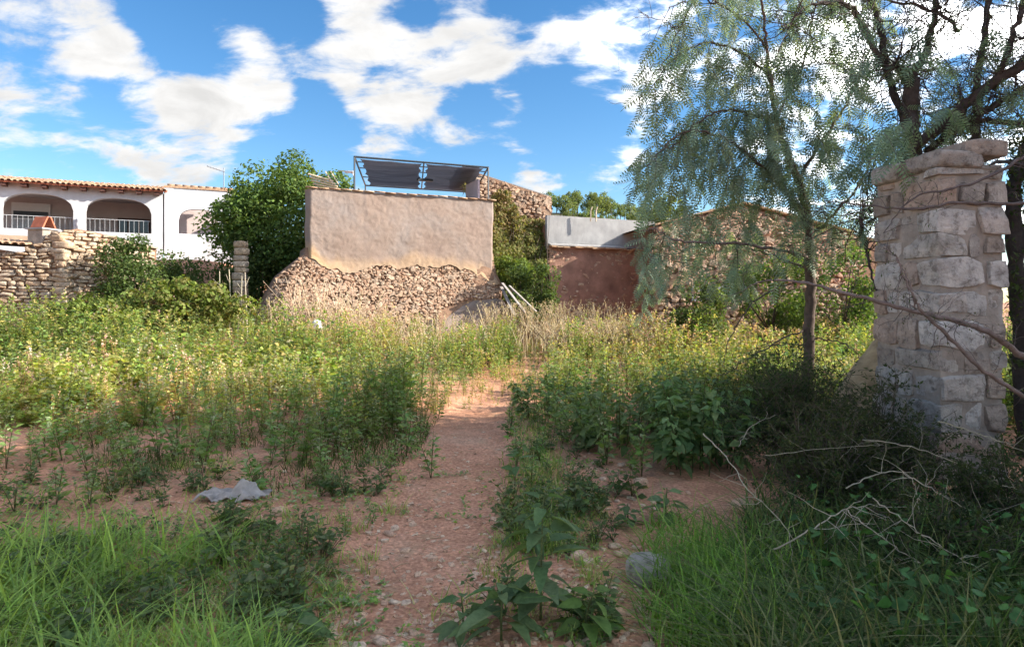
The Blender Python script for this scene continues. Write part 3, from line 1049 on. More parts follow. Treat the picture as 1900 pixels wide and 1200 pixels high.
def white_house():
    root = empty("white_house", HF.pt(3, -2, 3.0), "whitewashed house with arched porch and terracotta tiled roof above the ruin", "house")
    g = Geo()
    arch_wall(g, HF, 0, 9.6, -.34, 0, 2.4, 6.77, [(.46, 3.04, 4.74, 5.62, 6.28), (3.48, 6.05, 4.74, 5.62, 6.28), (6.5, 9.0, 4.74, 5.62, 6.28)])
    g.build("facade", M["white_wall"], root)
    # right wing, set back, with its own arch
    g = Geo()
    arch_wall(g, HF, -3.1, -.02, -.9, -.55, 2.2, 7.0, [(-2.35, -.62, 4.85, 5.5, 6.05)])
    g.build("wing", M["white_wall"], root)
    Geo().box((-.42, -.5, 2.2), (-.06, -.03, 6.9), (1, 1, 1), HF).build("corner_pier", M["white_wall"], root)
    Geo().box((-3.9, -1.5, 2.0), (-3.12, -.8, 6.15), (1, 1, 1), HF).build("end_wall", M["white_wall"], root)
    Geo().box((-3.2, -1.0, 7.0), (-.02, -.5, 7.09), (1, 1, 1), HF).build("parapet_cap", M["tile"], root)
    # porch
    Geo().box((-.05, -3.4, 4.0), (9.6, -3.2, 6.66), (1, 1, 1), HF).build("porch_wall", M["porch_wall"], root)
    Geo().box((-.05, -3.2, 4.0), (.08, -.36, 6.66), (1, 1, 1), HF).build("porch_wall", M["porch_wall"], root)
    Geo().box((0, -3.2, 6.5), (9.6, -.36, 6.62), (1, 1, 1), HF).build("porch_ceiling", M["porch_wall"], root)
    Geo().box((0, -3.2, 4.0), (9.6, -.36, 4.1), (1, 1, 1), HF).build("porch_floor", M["cement"], root)
    Geo().box((-3.1, -3.4, 2.2), (-.1, -2.0, 6.9), (1, 1, 1), HF).build("porch_wall", M["porch_wall"], root)
    # window with dark panes and bars, in the porch's back wall
    win = Geo().box((.75, -3.2, 4.55), (2.15, -3.14, 5.75), (1, 1, 1), HF).build("window", M["brown_wood"], root)
    for a in (.82, 1.28, 1.74):
        Geo().box((a, -3.145, 4.62), (a + .36, -3.12, 5.68), (1, 1, 1), HF).build("pane", M["dark_glass"], win)
    # second bay: white panel and pane paint in bright sky past a dark awning
    bay = Geo().box((4.9, -3.2, 4.5), (6.4, -3.13, 6.25), (1, 1, 1), HF).build("window", M["paint_white"], root)
    Geo().box((4.98, -3.135, 5.55), (6.32, -3.1, 5.85), (1, 1, 1), HF).build("awning", M["iron"], bay)
    Geo().box((4.98, -3.135, 4.6), (6.32, -3.115, 5.45), (1, 1, 1), HF).build("pane", M["rail"], bay)
    # railings
    for u0, u1 in ((.5, 3.0), (3.52, 6.0)):
        rl = Geo().tube([HF.pt(u0, -.17, 5.32), HF.pt(u1, -.17, 5.32)], .016, 5).build("railing", M["rail"], root)
        for u in np.arange(u0 + .1, u1, .19):
            Geo().tube([HF.pt(u, -.17, 4.75), HF.pt(u, -.17, 5.32)], .009, 4).build("baluster", M["rail"], rl)
    # rafters under the eave
    for i, u in enumerate(np.arange(.12, 9.3, .71)):
        Geo().box((u, -.1, 6.50), (u + .2, .42, 6.64), (1, 1, 1), HF).build("rafter", M["brown_wood"], root)
    rf = Geo()
    sl = math.tan(math.radians(11))
    zz = lambda w: 6.68 + (.48 - w) * sl
    rf.add(HF.pts(np.array([[-.2, .48, zz(.48)], [9.7, .48, zz(.48)], [9.7, -3.8, zz(-3.8)], [-.2, -3.8, zz(-3.8)],
                            [-.2, .48, zz(.48) - .05], [9.7, .48, zz(.48) - .05], [9.7, -3.8, zz(-3.8) - .05], [-.2, -3.8, zz(-3.8) - .05]])),
           [[0, 1, 2, 3], [7, 6, 5, 4], [0, 4, 5, 1], [1, 5, 6, 2], [3, 2, 6, 7], [0, 3, 7, 4]])
    roof = rf.build("roof", M["terracotta"], root)
    # barrel tiles in columns
    th = np.linspace(0, np.pi, 7)
    a0, a1 = .095, .08
    ring = lambda rad, y, z: np.stack([rad * np.cos(th), np.full(7, y), rad * np.sin(th) * .85 + z], 1)
    outer = np.stack([ring(a0, 0, .015), ring(a1, -.46, .0)]); inner = np.stack([ring(a0 - .018, 0, .015), ring(a1 - .018, -.46, .0)])
    tg = Geo().grid(outer).grid(inner).grid(np.stack([outer[0], inner[0]]))
    tm = tg.mesh("tile", M["tile"], True)
    r = np.random.default_rng(8)
    ang = math.atan2(HF.n[1], HF.n[0]) - math.pi / 2
    cnt = 0
    for i in range(36):
        u = -.08 + i * .213
        for j in range(8):
            w = .55 - j * .40
            o = obj("tile", tm, roof)
            p = HF.pt(u + r.normal() * .008, w, zz(w) + .005 + r.normal() * .006)
            o.matrix_basis = Matrix.Translation(Vector(p)) @ Matrix.Rotation(ang + r.normal() * .02, 4, "Z") @ Matrix.Rotation(-math.radians(11) - .03, 4, "X")
            cnt += 1
    # hips of tiles over the wing
    g = Geo()
    for i in range(9):
        p0 = HF.pt(-.15 - i * .33, -.75, 7.12); p1 = HF.pt(-.15 - i * .33 - .36, -.75, 7.11)
        g.tube([p0, p1], [.1, .085], 8)
    g.build("ridge_tiles", M["tile"], root, True)
    # white finials standing on the sill
    for u in (3.26, 6.3):
        Geo().tube([HF.pt(u, .12, 4.76), HF.pt(u, .12, 4.9), HF.pt(u, .12, 5.02), HF.pt(u, .12, 5.15), HF.pt(u, .12, 5.3)], [.1, .07, .12, .06, .09], 9).build("finial", M["paint_white"], root, True)
    # aerial
    a = empty("antenna", HF.pt(-2.6, -.75, 7.1), "thin metal aerial on the right end of the white house roof", "antenna")
    b = HF.pt(-2.6, -.75, 7.12)
    Geo().tube([b, b + [0, 0, 1.05]], .022, 5).build("mast", M["galv"], a)
    e = b + [0, 0, .86]
    Geo().tube([e + HF.u * -.05, e + HF.u * .15 + [0, 0, .05], e + HF.u * .75 + [0, 0, .22]], .022, 5).build("boom", M["galv"], a)
    for k in range(5):
        c = e + HF.u * (.2 + .13 * k) + [0, 0, .06 + .04 * k]
        Geo().tube([c - HF.n * .18, c + HF.n * .18], .008, 4).build("element", M["galv"], a)


white_house()

# ---------------------------------------------------------------- ruined stone house at the left
def stone_ruin():
    c0 = P(112, 590, 20.0)
    F1 = Frame((c0[0], c0[1], 0), (-.985, -.17))        # front wall, u grows to the left
    F1.n = np.array([.17, -.985, 0.0])
    F2 = Frame((c0[0], c0[1], 0), (.60, .80))           # side wall going back to the right
    F2.n = np.array([.80, -.60, 0.0])
    root = empty("stone_ruin", c0 * [1, 1, 0], "ruined low stone house with a terracotta chimney below the white house", "ruin")
    top1 = lambda u: np.interp(u, [0, .35, .7, 1.2, 2.4, 6], [3.75, 3.75, 3.3, 3.15, 3.35, 3.5])
    top2 = lambda u: np.interp(u, [0, .5, 1.2, 2.2, 3.2, 4.2], [3.8, 3.95, 3.85, 3.65, 3.45, 3.1])
    for fr, top, ln, sd in ((F1, top1, 5.6, 11), (F2, top2, 2.9, 12)):
        u = np.linspace(-.05, ln, 40)
        z = np.linspace(0, 1, 16)[:, None]
        Z = -.3 + z * (top(u)[None] + .3 - .04)
        W = np.full_like(Z, -.10)
        g = Geo().grid(fr.pts(np.stack([np.tile(u, (16, 1)), W, Z], -1)))
        g.grid(fr.pts(np.stack([np.tile(u, (16, 1)), W - .55, Z], -1)))
        g.grid(fr.pts(np.stack([np.tile(u, (2, 1)), np.array([[-.1], [-.65]]) + 0 * u, np.tile(top(u) - .04, (2, 1))], -1)))
        wall = g.build("wall", M["earth_mortar"], root)

        def surf(a, b, fr=fr):
            return fr.pt(a, -.06, b), fr.u, fr.n
        stone_fill(wall, surf, -.02, ln, .6, 4.1, lambda a, b, top=top, ln=ln: 0 <= a < ln - .05 and b < top(a) - .03, (.08, .16), (.16, .46), .10,
                   (M["ruin_stone"], M["ruin_island"]), sd, cap=280, rot=.10, gap=.93)
    # big pale corner stones
    r = np.random.default_rng(4)
    z = .3
    while z < 3.6:
        h = r.uniform(.11, .24)
        sv, sf = stone_shape(int(z * 90) + 3, 4, 9.0, .10)
        o = Geo().add(sv * np.array([.10 + .16 * r.random(), .17, h * .5]) + F1.pt(r.normal() * .05, -.15 + r.normal() * .02, z + h / 2), sf).build("corner_stone", M["ruin_stone"], root, True)
        z += h * .96
    # tiled roof edge and low roof
    g = Geo()
    q = np.array([[.9, .08, 3.33], [5.6, .08, 3.6], [5.6, -3.0, 4.0], [.9, -3.0, 3.85]])
    g.add(F1.pts(q), [[0, 1, 2, 3]])
    q[:, 2] -= .06
    g.add(F1.pts(q), [[3, 2, 1, 0]])
    roof = g.build("roof", M["tile"], root)
    th = np.linspace(0, np.pi, 6)
    ring = lambda rad, y: np.stack([rad * np.cos(th), np.full(6, y), rad * np.sin(th) * .7], 1)
    tm = Geo().grid(np.stack([ring(.1, .1), ring(.085, -.4)])).grid(np.stack([ring(.082, .1), ring(.067, -.4)])).grid(np.stack([ring(.1, .1), ring(.082, .1)])).mesh("tile", M["tile"], True)
    ang = math.atan2(F1.n[1], F1.n[0]) - math.pi / 2
    for i in range(22):
        for j in range(3):
            o = obj("tile", tm, roof)
            u = .95 + i * .215
            p = F1.pt(u, .1 - j * .36, 3.345 + (u - .9) * .057 + j * .05)
            o.matrix_basis = Matrix.Translation(Vector(p)) @ Matrix.Rotation(ang + r.normal() * .05, 4, "Z") @ Matrix.Rotation(-.14, 4, "X")
    # chimney: masonry block under two leaning terracotta slabs
    cb = P(84, 430, 20.3)
    F3 = Frame((cb[0], cb[1], 0), (.2, .98))
    zb = cb[2]
    ch = Geo().box((-.28, -.35, zb - .55), (.26, .2, zb + .05), (1, 1, 1), F3).build("chimney", M["mortar"], root)
    Geo().box((-.34, -.4, zb + .05), (.32, .25, zb + .10), (1, 1, 1), F3).build("ledge", M["cement"], ch)
    for s in (-1, 1):
        a, b = np.array([s * .2, zb + .10]), np.array([s * .03, zb + .45])
        n2 = np.array([b[1] - a[1], -(b[0] - a[0])]); n2 = n2 / np.linalg.norm(n2) * .045 * s
        v = []
        for w in (-.3, .16):
            for pnt in (a, b, b + n2, a + n2):
                v.append([pnt[0], w, pnt[1]])
        f = [[0, 1, 2, 3], [7, 6, 5, 4], [0, 4, 5, 1], [1, 5, 6, 2], [2, 6, 7, 3], [3, 7, 4, 0]]
        Geo().add(F3.pts(np.array(v)), f).build("chimney_cap", M["terracotta"], ch)
    return root


stone_ruin()

# ---------------------------------------------------------------- rough stone gable behind the plastered building
def stone_gable():
    o = P(905, 560, 28.0)
    fr = Frame((o[0] - 1.5, o[1] - .6, 0), (.94, .34))
    root = empty("stone_gable", fr.pt(2.5, 0, 0), "sloping rubble stone gable wall rising right of the shade pergola", "wall")
    L_ = 4.62
    top = lambda u: np.interp(u, [0, 1.4, 4.6], [7.5, 7.05, 6.28])
    u = np.linspace(1.0, L_, 30); z = np.linspace(0, 1, 8)[:, None]
    Z = -.3 + z * (top(u)[None] + .3)
    g = Geo()
    for w in (-.05, -.6):
        g.grid(fr.pts(np.stack([np.tile(u, (8, 1)), np.full_like(Z, w), Z], -1)))
    g.grid(fr.pts(np.stack([np.tile(u, (2, 1)), np.array([[-.05], [-.6]]) + 0 * u, np.tile(top(u), (2, 1))], -1)))
    g.box((L_ - .02, -.6, -.3), (L_, -.05, 6.28), (1, 1, 1), fr)
    wall = g.build("wall", M["earth_mortar"], root)
    stone_fill(wall, lambda a, b: (fr.pt(a, -.02, b), fr.u, fr.n), 0, L_, 3.5, 7.5, lambda a, b: 1.0 < a < L_ - .08 and b < top(a) - .07, (.12, .2), (.14, .32), .11,
               (M["rubble"], M["rubble_island"]), 23, cap=290, rot=.5, gap=.95, rubble=True)
    tv, tf = cube_grid(2)
    tm = Geo().add(tv * np.array([.2, .22, .02]), tf).mesh("coping_slab", M["grey_wood"])
    for i in range(3, 12):
        o = obj("coping_slab", tm, root)
        uu = .2 + i * .385
        o.matrix_basis = Matrix.Translation(Vector(fr.pt(uu, -.28, top(uu) + .03))) @ Matrix.Rotation(math.atan2(.34, .94), 4, "Z") @ Matrix.Rotation(math.atan2(.77, 3.2), 4, "Y")


stone_gable()

# ---------------------------------------------------------------- grey parapet over a red mud wall
def mud_building():
    a = P(1021, 560, 27.0); b = P(1222, 560, 28.6)
    d = b - a
    fr = Frame((a[0], a[1], 0), (d[0], d[1]))
    ln = float(np.hypot(d[0], d[1]))
    root = empty("mud_walled_building", fr.pt(ln / 2, 0, 0), "low building with grey cement parapet above a red mud wall", "building")
    zc = float(P(1100, 458, 27.8)[2])
    zt = float(P(1021, 397, 27.0)[2])
    zt2 = float(P(1215, 409, 28.5)[2])
    u = np.linspace(0, ln, 60); z = np.linspace(0, 1, 18)[:, None]
    top = np.interp(u, [0, ln], [zt, zt2])
    zc0 = np.interp(u, [0, ln], [float(P(1021, 452, 27.0)[2]), float(P(1215, 460, 28.5)[2])])
    Z = zc0[None] + .02 + z * (top - zc0 - .02)[None]
    g = Geo()
    q = np.stack([np.tile(u, (18, 1)), Z, 0 * Z], -1).reshape(-1, 3)
    W = -.35 + .015 * fbm(q * 1.5, 3, 2).reshape(Z.shape)
    g.grid(fr.pts(np.stack([np.tile(u, (18, 1)), W, Z], -1)))
    g.grid(fr.pts(np.stack([np.tile(u, (2, 1)), np.array([[-.36], [-.62]]) + 0 * u, np.tile(top, (2, 1))], -1)))
    g.box((0, -.62, 3.5), (.02, -.36, zt - .02), (1, 1, 1), fr)
    g.build("parapet", M["cement"], root, True)
    Geo().add(fr.pts(np.array([[0, -.3, zc0[0] + .05], [ln, -.3, zc0[-1] + .05], [ln, .05, zc0[-1] - .02], [0, .05, zc0[0] - .02],
                               [0, -.3, zc0[0] - .12], [ln, -.3, zc0[-1] - .12], [ln, .05, zc0[-1] - .07], [0, .05, zc0[0] - .07]])),
              [[0, 1, 2, 3], [3, 2, 6, 7], [7, 6, 5, 4], [0, 3, 7, 4], [1, 5, 6, 2]]).build("ledge", M["cement"], root)
    Z = -.3 + z * (zc0 - .1 + .3)[None]
    q = np.stack([np.tile(u, (18, 1)), Z, 0 * Z], -1).reshape(-1, 3)
    W = -.16 + .05 * fbm(q * .9, 4, 7).reshape(Z.shape)
    Geo().grid(fr.pts(np.stack([np.tile(u, (18, 1)), W, Z], -1))).build("mud_wall", M["mud"], root, True)
    rr = np.random.default_rng(91)
    stone_fill(root, lambda a, b: (fr.pt(a, -.17, b), fr.u, fr.n), 0, ln, .8, 4.0, lambda a, b: b < np.interp(a, u, zc0) - .2 and rr.random() < (.10 + .5 * (b > 3.2)), (.07, .14), (.12, .3), .07,
               (M["rubble"], M["rubble_island"]), 92, cap=120, rot=.4, gap=.95, rubble=True)
    Geo().box((0, -4, -.3), (ln, -.64, zt2 - .3), (1, 1, 1), fr).build("wall", M["mud"], root)
    # broken tiles along the ledge
    r = np.random.default_rng(44)
    tv, tf = cube_grid(2)
    tm = Geo().add(tv * np.array([.15, .14, .022]), tf).mesh("eave_tile", M["tile"])
    for i in range(int(ln / .27)):
        if r.random() < .12:
            continue
        uu = .15 + i * .27
        o = obj("eave_tile", tm, root)
        o.matrix_basis = Matrix.Translation(Vector(fr.pt(uu, .02 + r.normal() * .03, float(np.interp(uu, u, zc0)) - .10 + r.normal() * .015))) @ Matrix.Rotation(math.atan2(fr.u[1], fr.u[0]) + r.normal() * .12, 4, "Z") @ Matrix.Rotation(.15 + r.normal() * .08, 4, "X")
    # bleached stumps of iron posts
    for px in (1096, 1106):
        p = P(px, 398, 27.6)
        s = Geo().tube([p - [0, 0, .3], p + [0, 0, .15], p + [.06, 0, .33]], .03, 6).build("post_stump", M["pale_wood"], None)
        tag(s, "bleached post stump on grey parapet, %s one" % ("left" if px == 1096 else "right"), "post", "post stumps on the grey parapet")


mud_building()

# ---------------------------------------------------------------- stone barn and its ruined front wall at the right
def stone_barn():
    fr = Frame((P(1218, 560, 25.0)[0], 25.0, 0), (.985, .17))
    root = empty("stone_barn", fr.pt(5, 0, 0), "rubble stone barn with low gable half hidden behind the drooping tree", "barn")
    L_ = 11.5
    top = lambda u: np.interp(u, [0, .6, 3.6, 6.5, 11.5], [4.5, 4.75, 5.45, 4.7, 3.9])
    u = np.linspace(0, L_, 40); z = np.linspace(0, 1, 8)[:, None]
    Z = -.3 + z * (top(u)[None] + .3)
    g = Geo()
    for w in (-.05, -.6):
        g.grid(fr.pts(np.stack([np.tile(u, (8, 1)), np.full_like(Z, w), Z], -1)))
    g.grid(fr.pts(np.stack([np.tile(u, (2, 1)), np.array([[-.05], [-.6]]) + 0 * u, np.tile(top(u), (2, 1))], -1)))
    wall = g.build("wall", M["earth_mortar"], root)
    stone_fill(wall, lambda a, b: (fr.pt(a, -.02, b), fr.u, fr.n), 0, 8.5, 2.4, 5.6, lambda a, b: b < top(a) - .06, (.13, .22), (.18, .42), .11,
               (M["rubble"], M["rubble_island"]), 33, cap=290, rot=.3, gap=.95, rubble=True)
    g = Geo()
    tu = np.array([-.1, 3.6, 8.5])
    for a, b in zip(tu[:-1], tu[1:]):
        q = np.array([[a, .15, top(a) + .04], [b, .15, top(b) + .04], [b, -4, top(b) + .04], [a, -4, top(a) + .04]])
        g.add(fr.pts(q), [[0, 1, 2, 3]])
        q2 = q.copy(); q2[:, 2] += .07
        g.add(fr.pts(q2), [[0, 1, 2, 3]])
        g.add(fr.pts(np.array([q[0], q[1], q2[1], q2[0]])), [[0, 1, 2, 3]])
    g.build("roof", M["tile"], root)
    # front yard wall, broken, warm in the sun
    f2 = Frame((P(1212, 560, 21.0)[0], 21.0, 0), (.995, .10))
    r2 = empty("yard_wall", f2.pt(4, 0, 0), "broken sunlit rubble wall with a pale lintel behind the weeds at right", "wall")
    top2 = lambda u: np.interp(u, [0, .5, 1.3, 2.0, 2.6, 3.4, 5, 6.5, 8.2], [2.75, 2.85, 2.6, 2.5, 2.35, 2.3, 2.1, 2.25, 1.9])
    hole = lambda a, b: (.0 < a < .22 and b < 2.5) or (1.35 < a < 2.35 and .9 < b < 1.75)
    u = np.linspace(0, 8.4, 85); z = np.linspace(-.3, 2.9, 33)
    g = Geo()
    V = f2.pts(np.stack([np.tile(u, (33, 1)), np.full((33, 85), -.06), np.tile(z[:, None], (1, 85))], -1)).reshape(-1, 3)
    V2 = V - f2.n * .5
    F = []
    for i in range(32):
        for j in range(84):
            uc, vc = (u[j] + u[j + 1]) / 2, (z[i] + z[i + 1]) / 2
            if vc < top2(uc) and not hole(uc, vc):
                F.append([i * 85 + j, i * 85 + j + 1, (i + 1) * 85 + j + 1, (i + 1) * 85 + j])
    g.add(V, F); g.add(V2, F)
    wall = g.build("wall", M["earth_mortar"], r2)
    stone_fill(wall, lambda a, b: (f2.pt(a, -.02, b), f2.u, f2.n), 0, 8.3, .5, 2.9, lambda a, b: b < top2(a) - .02 and not hole(a, b), (.12, .2), (.15, .36), .12,
               (M["rubble"], M["rubble_island"]), 35, cap=290, rot=.45, gap=.95, rubble=True)
    Geo().box((1.28, -.35, 1.62), (2.42, .06, 2.12), (1, 1, 1), f2).build("lintel", M["cement"], r2)
    Geo().box((.3, -.2, 2.15), (1.25, .03, 2.5), (1, 1, 1), f2).build("render_patch", mat_plain("ochre render", (.42, .28, .17), .95, 3.0, .2, .5, .02), r2)


stone_barn()


# ---------------------------------------------------------------- unseen tall house right of the view, there to shade the foreground
def shade_house():
    root = empty("shading_house", (13, 1, 0), "tall plain house unseen right of the view, shading the foreground", "house")
    Geo().box((11.5, -2.0, -.3), (19, 7.6, 8.4), (.45, .42, .38)).build("wall", mat_attr("cream render", .9, 1.0, .2, .02, .1), root)
    g = Geo()
    v = np.array([[11.1, -2.4, 8.4], [19.4, -2.4, 8.4], [19.4, 8.0, 8.4], [11.1, 8.0, 8.4], [15.2, -2.4, 9.5], [15.2, 8.0, 9.5]])
    g.add(v, [[0, 4, 5, 3], [1, 2, 5, 4]]); g.add(v, [[0, 1, 4], [3, 5, 2]])
    g.build("roof", M["tile"], root)
    for y in (-1, 2, 5):
        for z in (1.2, 4.0, 6.4):
            w = Geo().box((11.42, y, z), (11.5, y + 1.1, z + 1.5)).build("window", M["brown_wood"], root)
            Geo().box((11.40, y + .1, z + .1), (11.43, y + 1.0, z + 1.4)).build("pane", M["dark_glass"], w)


shade_house()


def bounce_cottage():  # unseen building, added so its sunlit wall bounces light onto the foreground
    root = empty("bounce_cottage", (-13, 0, 0), "long unseen whitewashed cottage added left of the view to bounce sunlight", "house")
    Geo().box((-18, -12, -.3), (-11.2, 8.2, 5.6)).build("wall", M["white_wall"], root)
    g = Geo()
    v = np.array([[-18.4, -12.4, 5.6], [-10.8, -12.4, 5.6], [-10.8, 8.6, 5.6], [-18.4, 8.6, 5.6], [-14.6, -12.4, 7.0], [-14.6, 8.6, 7.0]])
    g.add(v, [[0, 3, 5, 4], [1, 4, 5, 2]]); g.add(v, [[0, 4, 1], [3, 2, 5]])
    g.build("roof", M["tile"], root)
    for y in (-9, -4.5, 0, 4.5):
        w = Geo().box((-11.2, y, 1.3), (-11.13, y + 1.0, 2.6)).build("window", M["brown_wood"], root)
        Geo().box((-11.14, y + .1, 1.4), (-11.11, y + .9, 2.5)).build("pane", M["dark_glass"], w)


bounce_cottage()


# ---------------------------------------------------------------- gate pillar of stone at the right
def gate_pillar():
    base = np.array([3.72, 5.62, 0.0])
    fr = Frame(base, (math.cos(.06), math.sin(.06)))        # u along the front face, w negative = towards the back
    W, D, H = .60, .92, 2.9
    zg = float(height(np.array([base[0]]), np.array([base[1]]))[0])
    root = empty("gate_pillar", fr.pt(W / 2, -D / 2, zg), "thick square pillar of rough limestone blocks in the right foreground", "pillar")
    nz = 90
    r = np.random.default_rng(77)
    # mortar core
    s = np.concatenate([np.stack([np.linspace(0, 1, 14), np.zeros(14)], 1), np.stack([np.ones(14), np.linspace(0, 1, 14)], 1),
                        np.stack([np.linspace(1, 0, 14), np.ones(14)], 1), np.stack([np.zeros(14), np.linspace(1, 0, 14)], 1)])
    z = np.linspace(-.2, H - .12, nz)
    Pp = np.zeros((nz, len(s), 3))
    for i, zz in enumerate(z):
        Pp[i, :, 0] = .02 + s[:, 0] * (W - .04); Pp[i, :, 1] = -.02 - s[:, 1] * (D - .04); Pp[i, :, 2] = zz
    n = fbm(fr.pts(Pp).reshape(-1, 3) * 5, 3, 9).reshape(nz, -1) * .011
    c = np.array([W / 2, -D / 2, 0])
    dirs = nrm((Pp - c) * [1, 1, 0])
    g = Geo().grid(fr.pts(Pp + dirs * n[..., None]))
    g.box((.02, -D + .02, H - .14), (W - .02, -.02, H - .1), (1, 1, 1), fr)
    core = g.build("mortar_core", M["mortar"], root, True)

    def block(u0, u1, w0, w1, z0, z1, name="stone", seed=0, k=26.0, rough=.07):
        v, f = cube_grid(14)
        v = v / (np.sum(np.abs(v) ** k, axis=1) ** (1 / k))[:, None]
        sz = np.array([(u1 - u0) / 2, (w1 - w0) / 2, (z1 - z0) / 2])
        rr = np.random.default_rng(seed)
        # slight skew of each block so the joints wander
        v = v + np.stack([.09 * v[:, 2] * rr.normal(), np.zeros(len(v)), .16 * v[:, 0] * rr.normal() + .06 * v[:, 1] * rr.normal()], 1)
        q = v * sz
        # broken faces: shallow random planes shave the block, so facets meet in crisp edges
        for _ in range(22):
            ax = np.zeros(3); ax[rr.integers(3)] = rr.choice([-1, 1])
            pn = nrm(ax + rr.normal(size=3) * .22)
            lim = np.sum(np.abs(pn) * sz) - rr.uniform(.004, .05)
            over = np.maximum(q @ pn - lim, 0)
            q = q - over[:, None] * pn
        n = fbm(q * 16 + rr.uniform(0, 50, 3), 3, seed)
        n2 = fbm(q * 2.4 + rr.uniform(0, 50, 3), 2, seed + 5)
        q = q + nrm(v) * (n * .0045 - .006 * np.abs(n2) + .010)[:, None]
        q = q + [(u0 + u1) / 2, (w0 + w1) / 2, (z0 + z1) / 2]
        return Geo().add(fr.pts(q), f).build(name, M["pillar_stone"], core, False)
    zz = -.05
    i = 0
    sd = 500
    hs = [.24, .26, .30, .25, .22, .28, .24, .27, .20, .25, .26, .22, .2]
    while zz < H - .22:
        h = hs[i % len(hs)] * r.uniform(.92, 1.06)
        if zz + h > H - .12:
            h = H - .12 - zz
        j = .014
        pr = lambda: r.uniform(.002, .022)
        # corner block turns the corner; long on the front in one course, long on the side in the next
        cu = r.uniform(.32, .46) if i % 2 else r.uniform(.16, .26)
        cw = r.uniform(.22, .32) if i % 2 else r.uniform(.42, .6)
        block(-pr(), cu, -cw, pr(), zz + j / 2, zz + h - j / 2, seed=sd); sd += 1
        u = cu + j
        rest = W - u
        parts = 1 if rest < .3 else 2
        cuts = [u] + ([u + rest * r.uniform(.35, .65)] if parts == 2 else []) + [W + pr()]
        for a, b in zip(cuts[:-1], cuts[1:]):
            if parts == 1 and rest > .2 and r.random() < .35 and h > .2:
                zm = zz + h * r.uniform(.4, .6)
                block(a + j / 2, b - j / 2, -.25, pr(), zz + j / 2, zm - j / 2, seed=sd); sd += 1
                block(a + j / 2, b - j / 2, -.25, pr(), zm + j / 2, zz + h - j / 2, seed=sd); sd += 1
            else:
                block(a + j / 2, b - j / 2, -.28, pr(), zz + j / 2, zz + h - j / 2, seed=sd); sd += 1
        w = -cw - j
        rest = D + w
        parts = 1 if rest < .34 else 2
        cuts = [w] + ([w - rest * r.uniform(.35, .65)] if parts == 2 else []) + [-D - pr()]
        for a, b in zip(cuts[:-1], cuts[1:]):
            block(-pr(), .2, b + j / 2, a - j / 2, zz + j / 2, zz + h - j / 2, seed=sd); sd += 1
        zz += h
        i += 1
    # capstones
    block(-.05, .40, -.50, .05, H - .14, H + .02, "capstone", 901, 5.0)
    block(.20, W + .04, -.46, .03, H - .05, H + .13, "capstone", 902, 5.0)
    block(-.06, .45, -D - .02, -.50, H - .14, H + .05, "capstone", 903, 5.0)


gate_pillar()
# ---------------------------------------------------------------- vegetation: palettes
G_WEED = [(.185, .30, .075), (.15, .255, .065), (.22, .325, .09), (.175, .285, .10), (.13, .22, .07)]
G_YEL = [(0.420, 0.420, 0.130), (0.420, 0.420, 0.114), (0.420, 0.420, 0.179), (0.390, 0.420, 0.114)]
G_MALLOW = [(0.314, 0.370, 0.100), (0.370, 0.370, 0.128), (0.258, 0.370, 0.086)]
G_GREY = [(0.286, 0.343, 0.186), (0.243, 0.300, 0.158), (0.329, 0.370, 0.215)]
G_DARK = [(0.078, 0.124, 0.039), (0.104, 0.150, 0.047), (0.065, 0.104, 0.035), (0.117, 0.169, 0.052)]
G_TREE = [(0.111, 0.169, 0.046), (0.137, 0.202, 0.052), (0.169, 0.227, 0.058), (0.091, 0.143, 0.039)]
G_PEPPER = [(.19, .27, .20), (.22, .31, .24), (.15, .22, .155), (.24, .31, .20)]
C_STRAW = [(.56, .45, .32), (.50, .39, .28), (.62, .52, .39), (.46, .34, .25)]
C_BARK = (.10, .075, .062)


def hgt(x, y):
    return float(height(np.array([float(x)]), np.array([float(y)]))[0])


def weed_mesh_geo(r, h, nst, nleaf, ll, cols, tmpl=LEAF4, width=.55, droop=0.0, stem_col=(.13, .15, .05), spread=.28, sides=3, head=None, bare=0.05):
    """an upright weed: stems from one root, leaves in a spiral; returns arrays"""
    g = Geo()
    for s in range(nst):
        a = r.uniform(0, 2 * np.pi)
        lean = r.uniform(.1, 1) * spread * h
        hh = h * (1 if s == 0 else r.uniform(.55, .95))
        tip = np.array([math.cos(a) * lean, math.sin(a) * lean, hh])
        ctrl = np.array([math.cos(a) * lean * .35, math.sin(a) * lean * .35, hh * .55])
        t = np.linspace(0, 1, 4)[:, None]
        pts = 2 * t * (1 - t) * ctrl + t ** 2 * tip
        g.tube(pts, np.linspace(.006, .002, 4) * (h / .7) ** .5, sides, stem_col, cap=False)
        k = max(4, int(nleaf / nst))
        tt = np.sort(bare + (1 - bare) * r.uniform(0, 1, k) ** .8)
        pos = 2 * tt[:, None] * (1 - tt[:, None]) * ctrl + tt[:, None] ** 2 * tip
        an = np.arange(k) * 2.4 + r.uniform(0, 6)
        el = r.uniform(-.25, .75, k) - droop
        d = np.stack([np.cos(an) * np.cos(el), np.sin(an) * np.cos(el), np.sin(el)], 1)
        R = frames(d, None, r.normal(size=k) * .5)
        sz = ll * (1.15 - .6 * tt) * r.uniform(.7, 1.25, k)
        pos = pos + d * (sz * .25)[:, None]
        g.inst(*tmpl, pos, R, np.stack([sz, sz * width, sz], 1), pal(r, k, cols))
        if head is not None:
            m = 10
            hp = tip + r.normal(size=(m, 3)) * [.012, .012, .04]
            g.inst(*LEAF2, hp, frames(rand_dirs(r, m) + [0, 0, .8]), np.full((m, 3), .035), pal(r, m, head))
    return np.concatenate(g.v), np.concatenate(g.f), np.concatenate(g.c)


